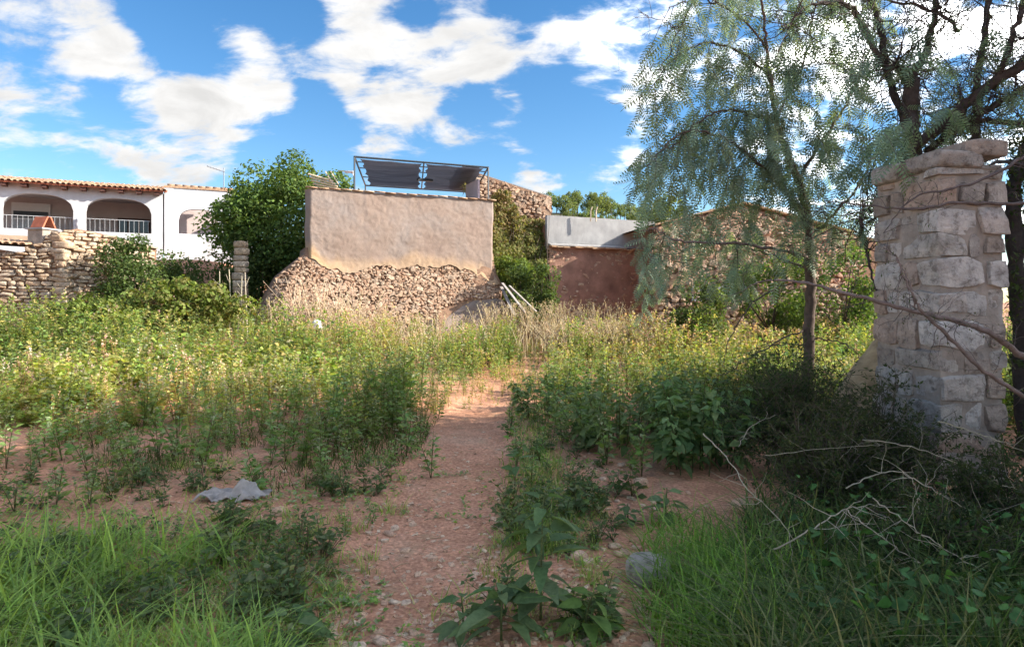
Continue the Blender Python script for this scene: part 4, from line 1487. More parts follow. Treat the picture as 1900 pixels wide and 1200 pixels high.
def bare_front(x):
    """depth at which the standing weeds begin, for each x"""
    return np.interp(x, [-9, -6.3, -4.4, -3.1, -1.9, -1.08, -.95, .05, .07, .67, 1.14, 1.4, 2.2, 4.0], [8.3, 8.0, 7.2, 6.75, 6.55, 6.85, 8.2, 8.6, 8.3, 8.0, 6.9, 6.3, 6.5, 7.0]) + .35 * np.sin(np.asarray(x) * 4.1) * (np.asarray(x) < -1.2) + .2 * np.sin(np.asarray(x) * 9.7 + 1)


def on_path(x, y, k=1.0):
    return np.abs(x - path_c(y)) < path_w(y) * k


def in_building(x, y):
    """behind the fronts of the walls"""
    q = np.stack([x, y], -1) - PW.o[:2]
    u = q @ PW.u[:2]; w = q @ PW.n[:2]
    a = (u > -2.0) & (u < 7.2) & (w < .75)
    b = (x > 3.5) & (y > 20.6)
    c = (x < -11.5) & (y > 19.2 + (x + 14) * .9)
    return a | b | c


def field_weeds():
    r = np.random.default_rng(2024)
    # templates: low detail for the far field, more leaves near
    near = [weed_mesh_geo(r, r.uniform(.62, .9), r.integers(2, 4), 50, .12, G_WEED + G_GREY[:1], LEAF4) for _ in range(6)]
    grey = [weed_mesh_geo(r, r.uniform(.7, 1.0), r.integers(2, 4), 46, .105, G_GREY + G_WEED[:2], LEAF4, .42, head=G_YEL) for _ in range(5)]
    mallow = [weed_mesh_geo(r, r.uniform(.45, .65), 4, 44, .14, G_MALLOW, LEAF4, .95, spread=.6) for _ in range(4)]
    yel = [weed_mesh_geo(r, r.uniform(.55, .85), r.integers(2, 4), 44, .09, G_YEL + G_WEED[:1], LEAF4, .4, stem_col=(.3, .2, .09), head=C_STRAW) for _ in range(5)]
    far = [weed_mesh_geo(r, r.uniform(.75, 1.05), r.integers(2, 4), 34, .14, G_WEED + G_YEL[:1] + G_GREY[:1], LEAF2, .5, head=G_MALLOW) for _ in range(6)]
    fary = [weed_mesh_geo(r, r.uniform(.7, 1.0), r.integers(2, 4), 30, .11, G_YEL + G_WEED[:1], LEAF2, .45, stem_col=(.3, .22, .1), head=C_STRAW) for _ in range(4)]
    g = Geo()
    n = 20500
    y = 6.3 + 17.5 * r.uniform(0, 1, n) ** 1.0
    x = r.uniform(-1, 1, n) * (y * .86 + .6)
    fr = bare_front(x)
    keep = (y > fr) & ~(on_path(x, y, 1.05) & (y < 10.4 + r.normal(size=n) * .6)) & ~in_building(x, y)
    # past the end of the path it closes over
    q = np.stack([x, y, 0 * x], -1)
    nz = fbm(q * .55, 3, 101)
    patch = fbm(q * .22, 2, 140)
    dens = np.clip(.62 + .35 * nz, .1, 1) * np.interp(y, [6, 9, 13, 24], [1.0, .95, .8, .62])
    # thin at the very front edge, so bare earth shows between the stems
    dens = dens * np.clip((y - fr) / 1.7 + .26, .2, 1) * np.where(fbm(q * 1.5, 3, 160) < -.28, .15, 1)
    keep &= r.uniform(0, 1, n) < dens
    # the big dark bushes at the right have their own plants
    keep &= ~((x > 1.5) & (y < 6.9))
    x, y, nz, patch = x[keep], y[keep], nz[keep], patch[keep]
    z = height(x, y)
    kind = np.where(y > 13.5, np.where(patch + r.normal(size=len(x)) * .3 > .34, 5, 4),
                    np.where((x < -2.6) & (y > 8.3) & (nz > -.05) & (r.random(len(x)) < .7), 2,
                             np.where(patch + r.normal(size=len(x)) * .35 > .45, 3, np.where(r.random(len(x)) < .45, 1, 0))))
    kind = np.where((np.abs(x - path_c(y)) < path_w(y) + .5) & (y > 9) & (r.random(len(x)) < .6), 3, kind)
    hs = np.interp(y, [6.3, 8, 12, 20], [.9, .95, 1.0, 1.05]) * r.uniform(.45, 1.25, len(x)) * (1 + .3 * nz) * np.clip(.55 + (y - bare_front(x)) / 4.0, .5, 1) * .93
    near_path = np.abs(x - path_c(y)) < path_w(y) + .45
    hs = np.where(near_path & (y > 8.6), hs * np.where(on_path(x, y, 1.0), .38, .55), hs)
    hs = np.where((x > -3.5) & (x < 3) & (y > 12), hs * .82, hs)
    ang = r.uniform(0, 2 * np.pi, len(x))
    sets = [near, grey, mallow, yel, far, fary]
    sel = r.integers(0, 6, len(x))
    for k, st in enumerate(sets):
        for j, (tv, tf, tcol) in enumerate(st):
            m = (kind == k) & (sel % len(st) == j)
            c = int(m.sum())
            if not c:
                continue
            R = np.zeros((c, 3, 3))
            R[:, 0, 0] = np.cos(ang[m]); R[:, 0, 1] = -np.sin(ang[m]); R[:, 1, 0] = np.sin(ang[m]); R[:, 1, 1] = np.cos(ang[m]); R[:, 2, 2] = 1
            R[:, 0, 2] = r.normal(size=c) * .1; R[:, 1, 2] = r.normal(size=c) * .1
            tint = (1 + .22 * patch[m])[:, None] * (1 + r.uniform(-.15, .15, (c, 3)) * [1, .5, 1])
            g.inst(tv, tf, np.stack([x[m], y[m], z[m] - .01], 1), R, hs[m], (tcol[None] * tint[:, None, :]))
    o = g.build("weed_field", M["leaf_soft"])
    tag(o, "waist high green and yellowing weeds filling the plot behind the path", "weeds", kind="stuff")
    return near, grey, mallow, yel


WEEDS = field_weeds()


# weeds that stand apart at the front of the field: each one a plant
def lone_weeds():
    r = np.random.default_rng(88)
    meshes = []
    for k in range(6):
        v, f, c = weed_mesh_geo(r, .5, r.integers(2, 5), 70, .095, G_WEED + G_GREY, LEAF4, .5, stem_col=(.14, .12, .06), sides=4)
        g = Geo(); g.add(v, f, c)
        meshes.append(g.mesh("weed", M["leaf_soft"]))
    front = []
    for i in range(64):
        for _ in range(50):
            x = r.uniform(-5.6, 1.2)
            y = bare_front(x) + r.uniform(-1.1, .3)
            if not on_path(x, y, 1.1) and all((x - a) ** 2 + (y - b) ** 2 > .03 for a, b in front):
                front.append((x, y)); break
    for x, y in front:
        o = bpy.data.objects.new("weed", meshes[r.integers(6)])
        COL.objects.link(o)
        o.location = (x, y, hgt(x, y) - .01)
        s = r.uniform(.4, 1.2)
        o.scale = (s, s, s); o.rotation_euler = (r.normal() * .08, r.normal() * .08, r.uniform(0, 6.28))
        zone = "at the far left" if x < -4 else "behind the grey rag" if x < -2.2 else "left of the path" if x < -.6 else "right of the path"
        tag(o, "leafy upright weed in the front row of the weed field " + zone, "weed", "weeds along the front of the field " + zone)
    # sparse small ones on the bare ground
    spots = [(105, 935, .42, "dark upright weed on bare soil, leftmost in the photo"), (165, 940, .40, "bushy weed on bare soil left of the grey rag"),
             (120, 800, .5, "weed standing alone at the left before the field"), (800, 880, .45, "thin tall weed leaning over the left side of the path"),
             (958, 870, .46, "slender weed on the right edge of the path beside the field"), (640, 985, .2, "low weed on stony soil left of the path"),
             (500, 1010, .2, "low green weed below the grey rag"), (690, 960, .2, "small weed near the path's left edge"),
             (600, 890, .2, "small weed in front of the dark grass by the path"), (1000, 860, .35, "weed among the green strip right of the path"),
             (985, 905, .32, "short bushy weed in the middle of the strip right of the path")]
    for px, py, h, lab in spots:
        d = 1920.0 / (py - 560)
        x = (px - CX) * d / FPX
        o = bpy.data.objects.new("weed", meshes[r.integers(6)])
        COL.objects.link(o)
        s = h / .5
        o.location = (x, d, hgt(x, d) - .01); o.scale = (s, s, s); o.rotation_euler = (0, 0, r.uniform(0, 6.28))
        tag(o, lab, "weed", "single weeds on the bare ground")


lone_weeds()


def low_weeds():
    r = np.random.default_rng(402)
    meshes = []
    for k in range(7):
        v, f, c = weed_mesh_geo(r, .22, r.integers(3, 6), 46, .06, [(.10, .16, .055), (.13, .19, .07), (.09, .135, .05), (.17, .20, .10)], LEAF4, r.uniform(.4, .8), stem_col=(.14, .12, .06), spread=.8, sides=3)
        meshes.append(Geo().add(v, f, c).mesh("low_weed", M["leaf_soft"]))
    spots = []
    tries = 0
    while len(spots) < 190 and tries < 6000:
        tries += 1
        if r.random() < .68:
            px, py = r.uniform(-40, 720), 870 + 340 * r.random() ** 1.2
        else:
            px, py = r.uniform(925, 1180), r.uniform(800, 1195)
        d = 1920.0 / (py - 560); x = (px - CX) * d / FPX
        nz = float(fbm(np.array([[x, d, 0]]) * 1.3, 2, 404)[0])
        if on_path(x, d, 1.05) or (x + 2.27) ** 2 + ((d - 5.1) * .8) ** 2 < .16 or r.random() > .55 + 1.1 * nz:
            continue
        spots.append((x, d, px, py))
    for x, d, px, py in spots:
        o = bpy.data.objects.new("low_weed", meshes[r.integers(7)])
        COL.objects.link(o)
        s = r.uniform(.45, 1.25)
        o.location = (x, d, hgt(x, d) - .008); o.scale = (s * 1.15, s * 1.15, s); o.rotation_euler = (r.normal() * .12, r.normal() * .12, r.uniform(0, 6.28))
        if px >= 720:
            zone = "in the green strip right of the path" if px < 1060 else "on the stony patch before the nettle clumps"
            if py > 1040:
                zone = "around the big leaved plants at the bottom centre"
        elif py < 905:
            zone = "behind the grey rag at the edge of the field"
        elif py < 990:
            zone = "beside or below the grey rag" if px < 560 else "on stony soil by the path's left edge"
        else:
            zone = "among the rough grass in the bottom left corner" if px < 380 else "between the rough grass and the path's near end"
        tag(o, "low spreading weed " + zone, "weed", "low weeds " + zone)


low_weeds()


# broad leaved plants close to the camera: every leaf a part
def broadleaf(px, py, h, nleaf, ll, label, seed, cols=None, width=.5, pairs=True):
    d = 1920.0 / (py - 560)
    x = (px - CX) * d / FPX
    z = hgt(x, d)
    r = np.random.default_rng(seed)
    root = empty("broadleaf_plant", (x, d, z), label, "plant", "broad leaved plants near the path")
    lean = r.normal(size=2) * .08 * h
    t = np.linspace(0, 1, 6)[:, None]
    pts = np.array([x, d, z]) + np.concatenate([lean * t ** 2, h * t], 1)
    Geo().tube(pts, np.linspace(.007, .003, 6), 6, (.12, .15, .06)).build("stem", M["leaf_soft"], root, True)
    cols = cols or [(.12, .19, .085), (.10, .165, .07), (.14, .21, .10)]
    meshes = []
    for k in range(4):
        v, f = leaf_hi(10, width * r.uniform(.85, 1.15), r.uniform(.15, .5), r.uniform(.05, .25), heart=True, teeth=.05)
        meshes.append((v, f))
    for i in range(nleaf):
        tt = .12 + .88 * (i + .5) / nleaf
        p = pts[0] + np.array([lean[0] * tt ** 2, lean[1] * tt ** 2, h * tt])
        an = (i // 2) * 1.57 + (i % 2) * np.pi + r.normal() * .35 if pairs else i * 2.4
        el = r.uniform(-.35, .35)
        dr = np.array([[math.cos(an) * math.cos(el), math.sin(an) * math.cos(el), math.sin(el)]])
        R = frames(dr, None, r.normal(size=1) * .3)[0]
        s = ll * (1.2 - .75 * abs(tt - .35)) * r.uniform(.7, 1.2)
        pet = s * .28
        v, f = meshes[r.integers(4)]
        V = (v * s) @ R.T + p + dr[0] * pet
        g = Geo().add(V, f, pal(r, 1, cols)[0])
        g.tube([p, p + dr[0] * pet], .0025, 3, (.12, .15, .06), cap=False)
        g.build("leaf", M["leaf"], root, True)


broadleaf(1003, 1150, .62, 30, .17, "tall large leaved plant in the centre foreground beside the path", 1)
broadleaf(930, 1185, .30, 16, .16, "low wide leaved plant at the foot of the tall one", 2)
broadleaf(1085, 1175, .24, 14, .14, "small broad leaved plant right of the tall centre plant", 3, [(.15, .24, .07), (.13, .21, .06)])
broadleaf(860, 1160, .2, 12, .12, "low plant on the stony path just left of the centre plants", 4)
broadleaf(990, 1010, .26, 14, .13, "pale green plant behind the tall centre plant", 5)
broadleaf(1235, 960, .22, 16, .12, "pale leaved plant above the bright grass clump", 6, [(.16, .24, .12), (.13, .20, .09)])
broadleaf(1165, 965, .16, 12, .11, "low plant on stony ground right of the path strip", 7)
broadleaf(1090, 940, .13, 10, .1, "tiny broad leaved plant among pebbles right of the strip", 8)
broadleaf(545, 1190, .2, 12, .15, "bluish green broad leaved plant at the bottom edge left of the path", 9)
broadleaf(150, 1192, .12, 8, .15, "low plant with pale leaves in the bottom left grass", 10)
broadleaf(955, 900, .38, 14, .11, "dark stemmed plant in the strip right of the path", 13)


# ---------------------------------------------------------------- big leafy bushes right of the path
def leafy_bush(name, center, radii, label, seed, nleaf, ll, cols, nst=26, mat="leaf", width=.5, group=None, tmpl=None):
    r = np.random.default_rng(seed)
    c = np.array(center, float)
    z = hgt(c[0], c[1])
    root = empty(name, (c[0], c[1], z), label, "bush", group)
    g = Geo(); st = Geo()
    hi = tmpl or leaf_hi(4, .55, .3, .12)
    for s in range(nst):
        a = r.uniform(0, 6.28); q = r.uniform(0, 1) ** .5
        base = np.array([c[0] + math.cos(a) * q * radii[0] * .6, c[1] + math.sin(a) * q * radii[1] * .6, z])
        tip = np.array([c[0] + math.cos(a) * q * radii[0], c[1] + math.sin(a) * q * radii[1], z + radii[2] * (1.05 - .35 * q ** 2) * r.uniform(.75, 1.1)])
        t = np.linspace(0, 1, 6)[:, None]
        ctrl = (base + tip) / 2 + [0, 0, .1]
        pts = (1 - t) ** 2 * base + 2 * t * (1 - t) * ctrl + t ** 2 * tip
        st.tube(pts, np.linspace(.006, .002, 6), 4, (.12, .13, .06), cap=False)
        k = nleaf // nst
        tt = r.uniform(.15, 1.02, k)[:, None]
        pos = (1 - tt) ** 2 * base + 2 * tt * (1 - tt) * ctrl + tt ** 2 * tip
        an = r.uniform(0, 6.28, k); el = r.uniform(-.6, .4, k)
        d = np.stack([np.cos(an) * np.cos(el), np.sin(an) * np.cos(el), np.sin(el)], 1)
        sz = ll * r.uniform(.55, 1.25, k) * (1.15 - .5 * tt[:, 0])
        g.inst(*hi, pos + d * (sz * .3)[:, None], frames(d, None, r.normal(size=k) * .4), np.stack([sz, sz * width * 2, sz], 1), pal(r, k, cols))
    st.build("stems", M["leaf_soft"], root)
    g.build("leaves", M[mat], root, True)
    return root


NETTLE = [(0.155, 0.239, 0.098), (0.126, 0.204, 0.078), (0.182, 0.266, 0.120), (0.211, 0.281, 0.126)]
leafy_bush("nettle_bush", (1.15, 7.0, 0), (.75, .6, .72), "leafy nettle clump beside the path, left of the darker bush", 41, 900, .12, NETTLE)
leafy_bush("nettle_bush", (1.75, 6.1, 0), (.62, .6, .86), "tall dark nettle clump in the middle right, nearest its kind", 42, 1100, .14, NETTLE)
leafy_bush("nettle_bush", (.55, 8.7, 0), (.6, .5, .7), "small nettle clump furthest along the path's right side", 43, 600, .11, NETTLE)
leafy_bush("nettle_bush", (1.9, 8.0, 0), (.9, .7, .85), "nettle clump under the drooping branches behind the front clumps", 44, 900, .12, NETTLE)


# fine dark shrubs crowding the pillar's foot
def wiry_shrub(center, radii, label, seed, nbr, nleaf, cols, ll=.035, name="wiry_shrub"):
    r = np.random.default_rng(seed)
    c = np.array(center, float)
    z = hgt(c[0], c[1])
    root = empty(name, (c[0], c[1], z), label, "shrub", "dark wiry shrubs around the pillar")
    st, g = Geo(), Geo()
    for s in range(nbr):
        a = r.uniform(0, 6.28); el = r.uniform(.15, 1.45)
        L_ = r.uniform(.6, 1.1)
        tip = c + np.array([math.cos(a) * math.cos(el) * radii[0], math.sin(a) * math.cos(el) * radii[1], 0]) * L_ * 1.1
        tip[2] = z + radii[2] * math.sin(el) * L_
        base = np.array([c[0] + r.normal() * .12 * radii[0], c[1] + r.normal() * .12 * radii[1], z])
        ctrl = (base + tip) / 2 + np.array([0, 0, .22 * radii[2]]) + r.normal(size=3) * .06
        t = np.linspace(0, 1, 7)[:, None]
        B = lambda t: (1 - t) ** 2 * base + 2 * t * (1 - t) * ctrl + t ** 2 * tip
        st.tube(B(t), np.linspace(.006, .0015, 7), 3, (.10, .08, .06), cap=False)
        # side sprigs with tiny leaves
        for q in range(7):
            t0 = r.uniform(.25, 1.0)
            p0 = B(np.array([[t0]]))[0]
            dv = nrm(rand_dirs(r, 1)[0] + np.array([0, 0, .15]))
            ln = r.uniform(.12, .3) * radii[2]
            p1 = p0 + dv * ln + np.array([0, 0, -.04])
            st.tube([p0, (p0 + p1) / 2 + [0, 0, .015], p1], [.003, .002, .001], 3, (.09, .08, .05), cap=False)
            k = max(3, nleaf // (nbr * 7))
            tt = r.uniform(0, 1, k)[:, None]
            pos = p0 + (p1 - p0) * tt + r.normal(size=(k, 3)) * .012
            d = nrm(rand_dirs(r, k) + dv * .8)
            sz = ll * r.uniform(.6, 1.4, k)
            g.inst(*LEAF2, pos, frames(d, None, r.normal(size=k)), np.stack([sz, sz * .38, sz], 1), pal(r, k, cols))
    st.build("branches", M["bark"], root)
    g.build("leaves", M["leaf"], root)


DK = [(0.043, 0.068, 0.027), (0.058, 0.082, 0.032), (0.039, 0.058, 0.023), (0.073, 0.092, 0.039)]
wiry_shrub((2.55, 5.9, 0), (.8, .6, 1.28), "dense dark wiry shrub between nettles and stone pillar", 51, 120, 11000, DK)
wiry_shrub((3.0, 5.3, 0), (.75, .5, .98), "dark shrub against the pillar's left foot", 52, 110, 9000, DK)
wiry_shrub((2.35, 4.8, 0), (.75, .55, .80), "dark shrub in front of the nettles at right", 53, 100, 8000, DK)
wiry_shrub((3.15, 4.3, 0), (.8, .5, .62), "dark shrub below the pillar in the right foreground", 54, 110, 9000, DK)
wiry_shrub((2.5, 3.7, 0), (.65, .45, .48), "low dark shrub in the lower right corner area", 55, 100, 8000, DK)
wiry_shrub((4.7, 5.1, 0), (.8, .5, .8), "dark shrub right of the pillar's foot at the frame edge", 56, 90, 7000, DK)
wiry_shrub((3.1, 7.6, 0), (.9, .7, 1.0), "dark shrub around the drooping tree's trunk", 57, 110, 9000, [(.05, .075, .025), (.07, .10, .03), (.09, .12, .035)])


def ivy_patch():
    r = np.random.default_rng(61)
    g = Geo()
    hi = leaf_hi(6, .8, .2, .1, True)
    n = 650
    px = r.uniform(1480, 1960, n); py = r.uniform(960, 1290, n)
    d = 1920.0 / (py - 560)
    x = (px - CX) * d / FPX
    z = height(x, d) + r.uniform(.05, .42, n)
    an = r.uniform(0, 6.28, n); el = r.uniform(-.5, .3, n)
    dd = np.stack([np.cos(an) * np.cos(el), np.sin(an) * np.cos(el), np.sin(el)], 1)
    s = r.uniform(.03, .075, n)
    g.inst(*hi, np.stack([x, d, z], 1), frames(dd, None, r.normal(size=n) * .5), s, pal(r, n, [(.05, .14, .04), (.075, .18, .05), (.04, .10, .03)]))
    o = g.build("ground_ivy", M["leaf_gloss"], None, True)
    tag(o, "dark creeping ground ivy in the lower right corner", "ivy", kind="stuff")


ivy_patch()

# ---------------------------------------------------------------- grass
def blade_set(r, n, lo, hi, w, curve):
    out = []
    for k in range(n):
        h = r.uniform(lo, hi); a = r.uniform(.1, 1) * curve
        t = np.linspace(0, 1, 5)
        x = a * h * t ** 2; z = h * t * (1 - .25 * a * t)
        ww = w * (1 - t ** 1.5) + .0004
        V = np.concatenate([np.stack([x, -ww, z], 1), np.stack([x, ww, z], 1)])
        F = np.array([[i, i + 1, i + 6, i + 5] for i in range(4)])
        out.append((V, F))
    return out


def scatter_blades(g, r, x, y, blades, cols, smin=.7, smax=1.3, lift=0):
    n = len(x)
    z = height(x, y) - .005 + lift
    an = r.uniform(0, 6.28, n)
    k = r.integers(len(blades), size=n)
    c = pal(r, n, cols)
    s = r.uniform(smin, smax, n)
    for j, (V, F) in enumerate(blades):
        m = k == j
        c_ = int(m.sum())
        if not c_:
            continue
        R = np.zeros((c_, 3, 3))
        ca, sa = np.cos(an[m]), np.sin(an[m])
        R[:, 0, 0] = ca; R[:, 0, 1] = -sa; R[:, 1, 0] = sa; R[:, 1, 1] = ca; R[:, 2, 2] = 1
        R[:, 0, 2] = r.normal(size=c_) * .25; R[:, 1, 2] = r.normal(size=c_) * .25
        g.inst(V, F, np.stack([x[m], y[m], z[m]], 1), R, s[m], c[m])


def px_ground(r, n, x0, x1, y0, y1):
    px = r.uniform(x0, x1, n); py = r.uniform(y0, y1, n)
    d = 1920.0 / (py - 560)
    return (px - CX) * d / FPX, d


G_GRASS = [(0.252, 0.380, 0.091), (0.308, 0.435, 0.110), (0.216, 0.326, 0.091), (0.435, 0.466, 0.180), (0.466, 0.466, 0.252)]


def grasses():
    r = np.random.default_rng(9)
    fine = blade_set(r, 8, .04, .13, .0032, 1.0)
    tall = blade_set(r, 10, .16, .38, .0056, 1.5)
    # rough grass of the lower left
    g = Geo()
    x, y = px_ground(r, 26000, -80, 620, 860, 1330)
    q = np.stack([x, y, 0 * x], -1)
    dn = .42 + .75 * fbm(q * 1.3, 3, 71) + .55 * sstep(-1.0, -2.3, x) * sstep(4.2, 3.2, y) - .65 * sstep(-.9, -.45, x)
    dn = dn - .45 * sstep(4.4, 5.6, y)
    m = (r.random(len(x)) < dn * .34) & ~on_path(x, y, 1.0)
    scatter_blades(g, r, x[m], y[m], fine, G_GRASS)
    x, y = px_ground(r, 4200, -80, 520, 1010, 1360)
    q = np.stack([x, y, 0 * x], -1)
    m = (r.random(len(x)) < .12 + .8 * fbm(q * 1.5, 2, 75) + .5 * sstep(-1.2, -2.0, x)) & (x < -.95)
    scatter_blades(g, r, x[m], y[m], tall, G_GRASS[:3])
    o = g.build("rough_grass", M["leaf"])
    tag(o, "rough green grass covering the lower left ground", "grass", kind="stuff")
    # little tufts over the bare middle ground
    g = Geo()
    for k in range(240):
        x0, y0 = px_ground(r, 1, 120, 1130, 850, 1180)
        if on_path(x0, y0, .8)[0] and r.random() < .93:
            continue
        nb = r.integers(10, 34); sp = r.uniform(.02, .07)
        scatter_blades(g, r, x0 + r.normal(size=nb) * sp, y0 + r.normal(size=nb) * sp, fine, G_GRASS, .5, 1.25)
    # strip between path and right side
    x, y = px_ground(r, 5200, 925, 1075, 765, 1020)
    cx = np.interp(y, [4, 6, 9], [.25, .25, .3])
    m = (np.abs(x - cx) < .2 + .1 * r.normal(size=len(x)))
    scatter_blades(g, r, x[m], y[m], fine, G_GRASS + G_WEED, .6, 1.5)
    o = g.build("grass_tufts", M["leaf"])
    tag(o, "small grass tufts dotted over the bare soil beside the path", "grass", kind="stuff")
    # bright clump at the right
    g = Geo()
    x, y = px_ground(r, 9000, 1190, 1560, 960, 1330)
    q = np.stack([x, y, 0 * x], -1)
    dn = 1.15 - np.sqrt(((x - 1.22) / .55) ** 2 + ((y - 3.6) / .95) ** 2) + .35 * fbm(q * 3, 2, 5)
    m = r.random(len(x)) < dn
    scatter_blades(g, r, x[m], y[m], tall, [(.17, .29, .05), (.22, .36, .07), (.13, .23, .045), (.28, .38, .11)], .45, 1.15)
    o = g.build("bright_grass_clump", M["leaf"])
    tag(o, "bright green arching grass clump in front of the dark shrubs at right", "grass", kind="stuff")
    # longer darker grass to the right of it
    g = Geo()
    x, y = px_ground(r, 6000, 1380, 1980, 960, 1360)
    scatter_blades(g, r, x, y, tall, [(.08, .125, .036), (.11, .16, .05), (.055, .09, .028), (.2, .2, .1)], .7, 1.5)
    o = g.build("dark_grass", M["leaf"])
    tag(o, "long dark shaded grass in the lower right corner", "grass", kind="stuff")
    # dense low green at the foot of the field, left of the path
    g = Geo()
    x = r.uniform(-6, -.95, 8000); y = bare_front(x) + r.uniform(-.9, 1.6, len(x)) 
    m = ~on_path(x, y, 1.1)
    q = np.stack([x, y, 0 * x], -1)
    m &= r.random(len(x)) < .4 + .9 * fbm(q * 1.2, 2, 15) + .6 * sstep(-2.4, -1.4, x)
    scatter_blades(g, r, x[m], y[m], blade_set(r, 8, .06, .2, .0036, 1.3), [(.07, .11, .03), (.09, .13, .035), (.06, .09, .025)], .6, 1.2)
    o = g.build("field_edge_grass", M["leaf"])
    tag(o, "dark fine grass at the foot of the weeds left of the path", "grass", kind="stuff")


grasses()


def ground_cover():
    """small rosettes, seedlings and fallen leaves over the bare earth"""
    r = np.random.default_rng(19)
    g = Geo()
    n = 5200
    x, y = px_ground(r, n, -60, 1130, 850, 1280)
    q = np.stack([x, y, 0 * x], -1)
    dn = .25 + .9 * fbm(q * 1.1, 3, 33) - .5 * on_path(x, y, .95) + .45 * (np.abs(x - .25) < .25)
    m = r.random(n) < dn
    x, y = x[m], y[m]
    z = height(x, y)
    for k in range(6):
        an = r.uniform(0, 6.28, len(x)); el = r.uniform(.0, .7, len(x))
        d = np.stack([np.cos(an) * np.cos(el), np.sin(an) * np.cos(el), np.sin(el)], 1)
        s = r.uniform(.015, .045, len(x))
        g.inst(*LEAF4, np.stack([x, y, z + r.uniform(0, .03, len(x))], 1) + r.normal(size=(len(x), 3)) * [.012, .012, 0], frames(d, None, r.normal(size=len(x)) * .4), np.stack([s, s * .6, s], 1), pal(r, len(x), G_GRASS[:3] + G_GREY))
    o = g.build("seedlings", M["leaf_soft"])
    tag(o, "low seedlings and rosettes sprinkled over the bare soil", "ground cover", kind="stuff")
    g = Geo()
    n = 5200
    x, y = px_ground(r, n, -60, 1250, 830, 1300)
    z = height(x, y) + .006
    d = nrm(np.stack([r.normal(size=n), r.normal(size=n), r.normal(size=n) * .25], 1))
    s = r.uniform(.012, .04, n)
    m = r.random(n) < .45 + .6 * fbm(np.stack([x, y, 0 * x], -1) * 1.4, 2, 90)
    g.inst(*LEAF4, np.stack([x, y, z], 1)[m], frames(d[m], None, r.normal(size=n)[m] * .5), np.stack([s, s * .5, s * 1.5], 1)[m], pal(r, int(m.sum()), [(.40, .28, .15), (.30, .20, .11), (.48, .38, .18), (.22, .15, .09), (.5, .42, .28)]))
    for k in range(160):
        x0, y0 = px_ground(r, 1, 0, 1150, 850, 1190)
        a = r.uniform(0, 6.28); L_ = r.uniform(.05, .22)
        p = np.array([x0[0], y0[0], hgt(x0[0], y0[0]) + .008])
        e = p + [math.cos(a) * L_, math.sin(a) * L_, r.uniform(0, .03)]
        g.tube([p, (p + e) / 2 + [0, 0, .01], e], [.003, .0025, .0015], 4, (.38, .29, .2))
    o = g.build("leaf_litter", M["straw"])
    tag(o, "fallen brown leaves and twigs littering the soil", "litter", kind="stuff")


ground_cover()

# ---------------------------------------------------------------- dry stalks and straw before the walls
def dry_clump(name, label, px0, px1, py, d, n, h, seed, heads=True, group=None, bend=.25, rad=.013):
    r = np.random.default_rng(seed)
    a = P(px0, py, d); b = P(px1, py, d)
    g = Geo()
    for k in range(n):
        t = r.random()
        p = a + (b - a) * t + np.array([0, r.normal() * .35, 0])
        p[2] = hgt(p[0], p[1])
        hh = h * r.uniform(.55, 1.1)
        ln = r.normal(size=2) * bend * hh
        pts = np.array([p, p + [ln[0] * .25, ln[1] * .25, hh * .5], p + [ln[0], ln[1], hh]])
        c = pal(r, 1, C_STRAW)[0]
        g.tube(pts, [rad, rad * .8, rad * .45], 3, c, cap=False)
        if heads:
            m = 7
            hp = pts[2] + r.normal(size=(m, 3)) * [.03, .03, .09] - [0, 0, .06]
            g.inst(*LEAF2, hp, frames(rand_dirs(r, m) + [0, 0, 1.0]), np.full((m, 3), .07) * [1, .35, 1], pal(r, m, C_STRAW))
        for q in range(r.integers(0, 3)):
            p0 = pts[1] + (pts[2] - pts[1]) * r.uniform(-.3, .7)
            e = p0 + nrm(rand_dirs(r, 1)[0] + [0, 0, .6]) * hh * .22
            g.tube([p0, e], [rad * .5, rad * .3], 3, c, cap=False)
    o = g.build(name, M["straw"])
    tag(o, label, "dry plants", group, "stuff")


dry_clump("dry_grass", "tall bleached dry stalks against the left part of the rubble base", 545, 670, 600, 20.4, 130, 1.85, 1, False)
dry_clump("dry_grass", "straw coloured grass along the foot of the rubble base", 480, 920, 600, 20.6, 250, 1.2, 2)
dry_clump("dry_grass", "thick pinkish dry brush between the plastered wall and mud wall", 890, 1170, 600, 21.6, 430, 1.45, 3)
dry_clump("dry_grass", "pale yellow dry grass mound before the red mud wall", 1010, 1165, 605, 19.5, 500, .95, 4, True, None, .4)
dry_clump("dry_grass", "scattered straw standing among the far weeds", 650, 1250, 612, 17.5, 140, .95, 6)


def dry_stalk(px, pt, pb, d, label, seed):
    r = np.random.default_rng(seed)
    a, b = P(px, pb, d), P(px + r.normal() * 6, pt, d)
    a[2] = hgt(a[0], a[1])
    root = empty("dry_stalk", a, label, "dry stalk", "bleached stalks before the dark bushes")
    t = np.linspace(0, 1, 6)[:, None]
    pts = a + (b - a) * t + np.concatenate([r.normal(size=(6, 2)) * .03, np.zeros((6, 1))], 1) * t
    Geo().tube(pts, np.linspace(.022, .011, 6), 5, (.62, .55, .46)).build("stem", M["straw"], root)
    for q in range(3):
        p0 = pts[2 + q]
        e = p0 + np.array([r.choice([-1, 1]) * r.uniform(.08, .25), r.normal() * .05, r.uniform(.15, .35)])
        Geo().tube([p0, e], [.009, .005], 4, (.6, .52, .44)).build("twig", M["straw"], root)


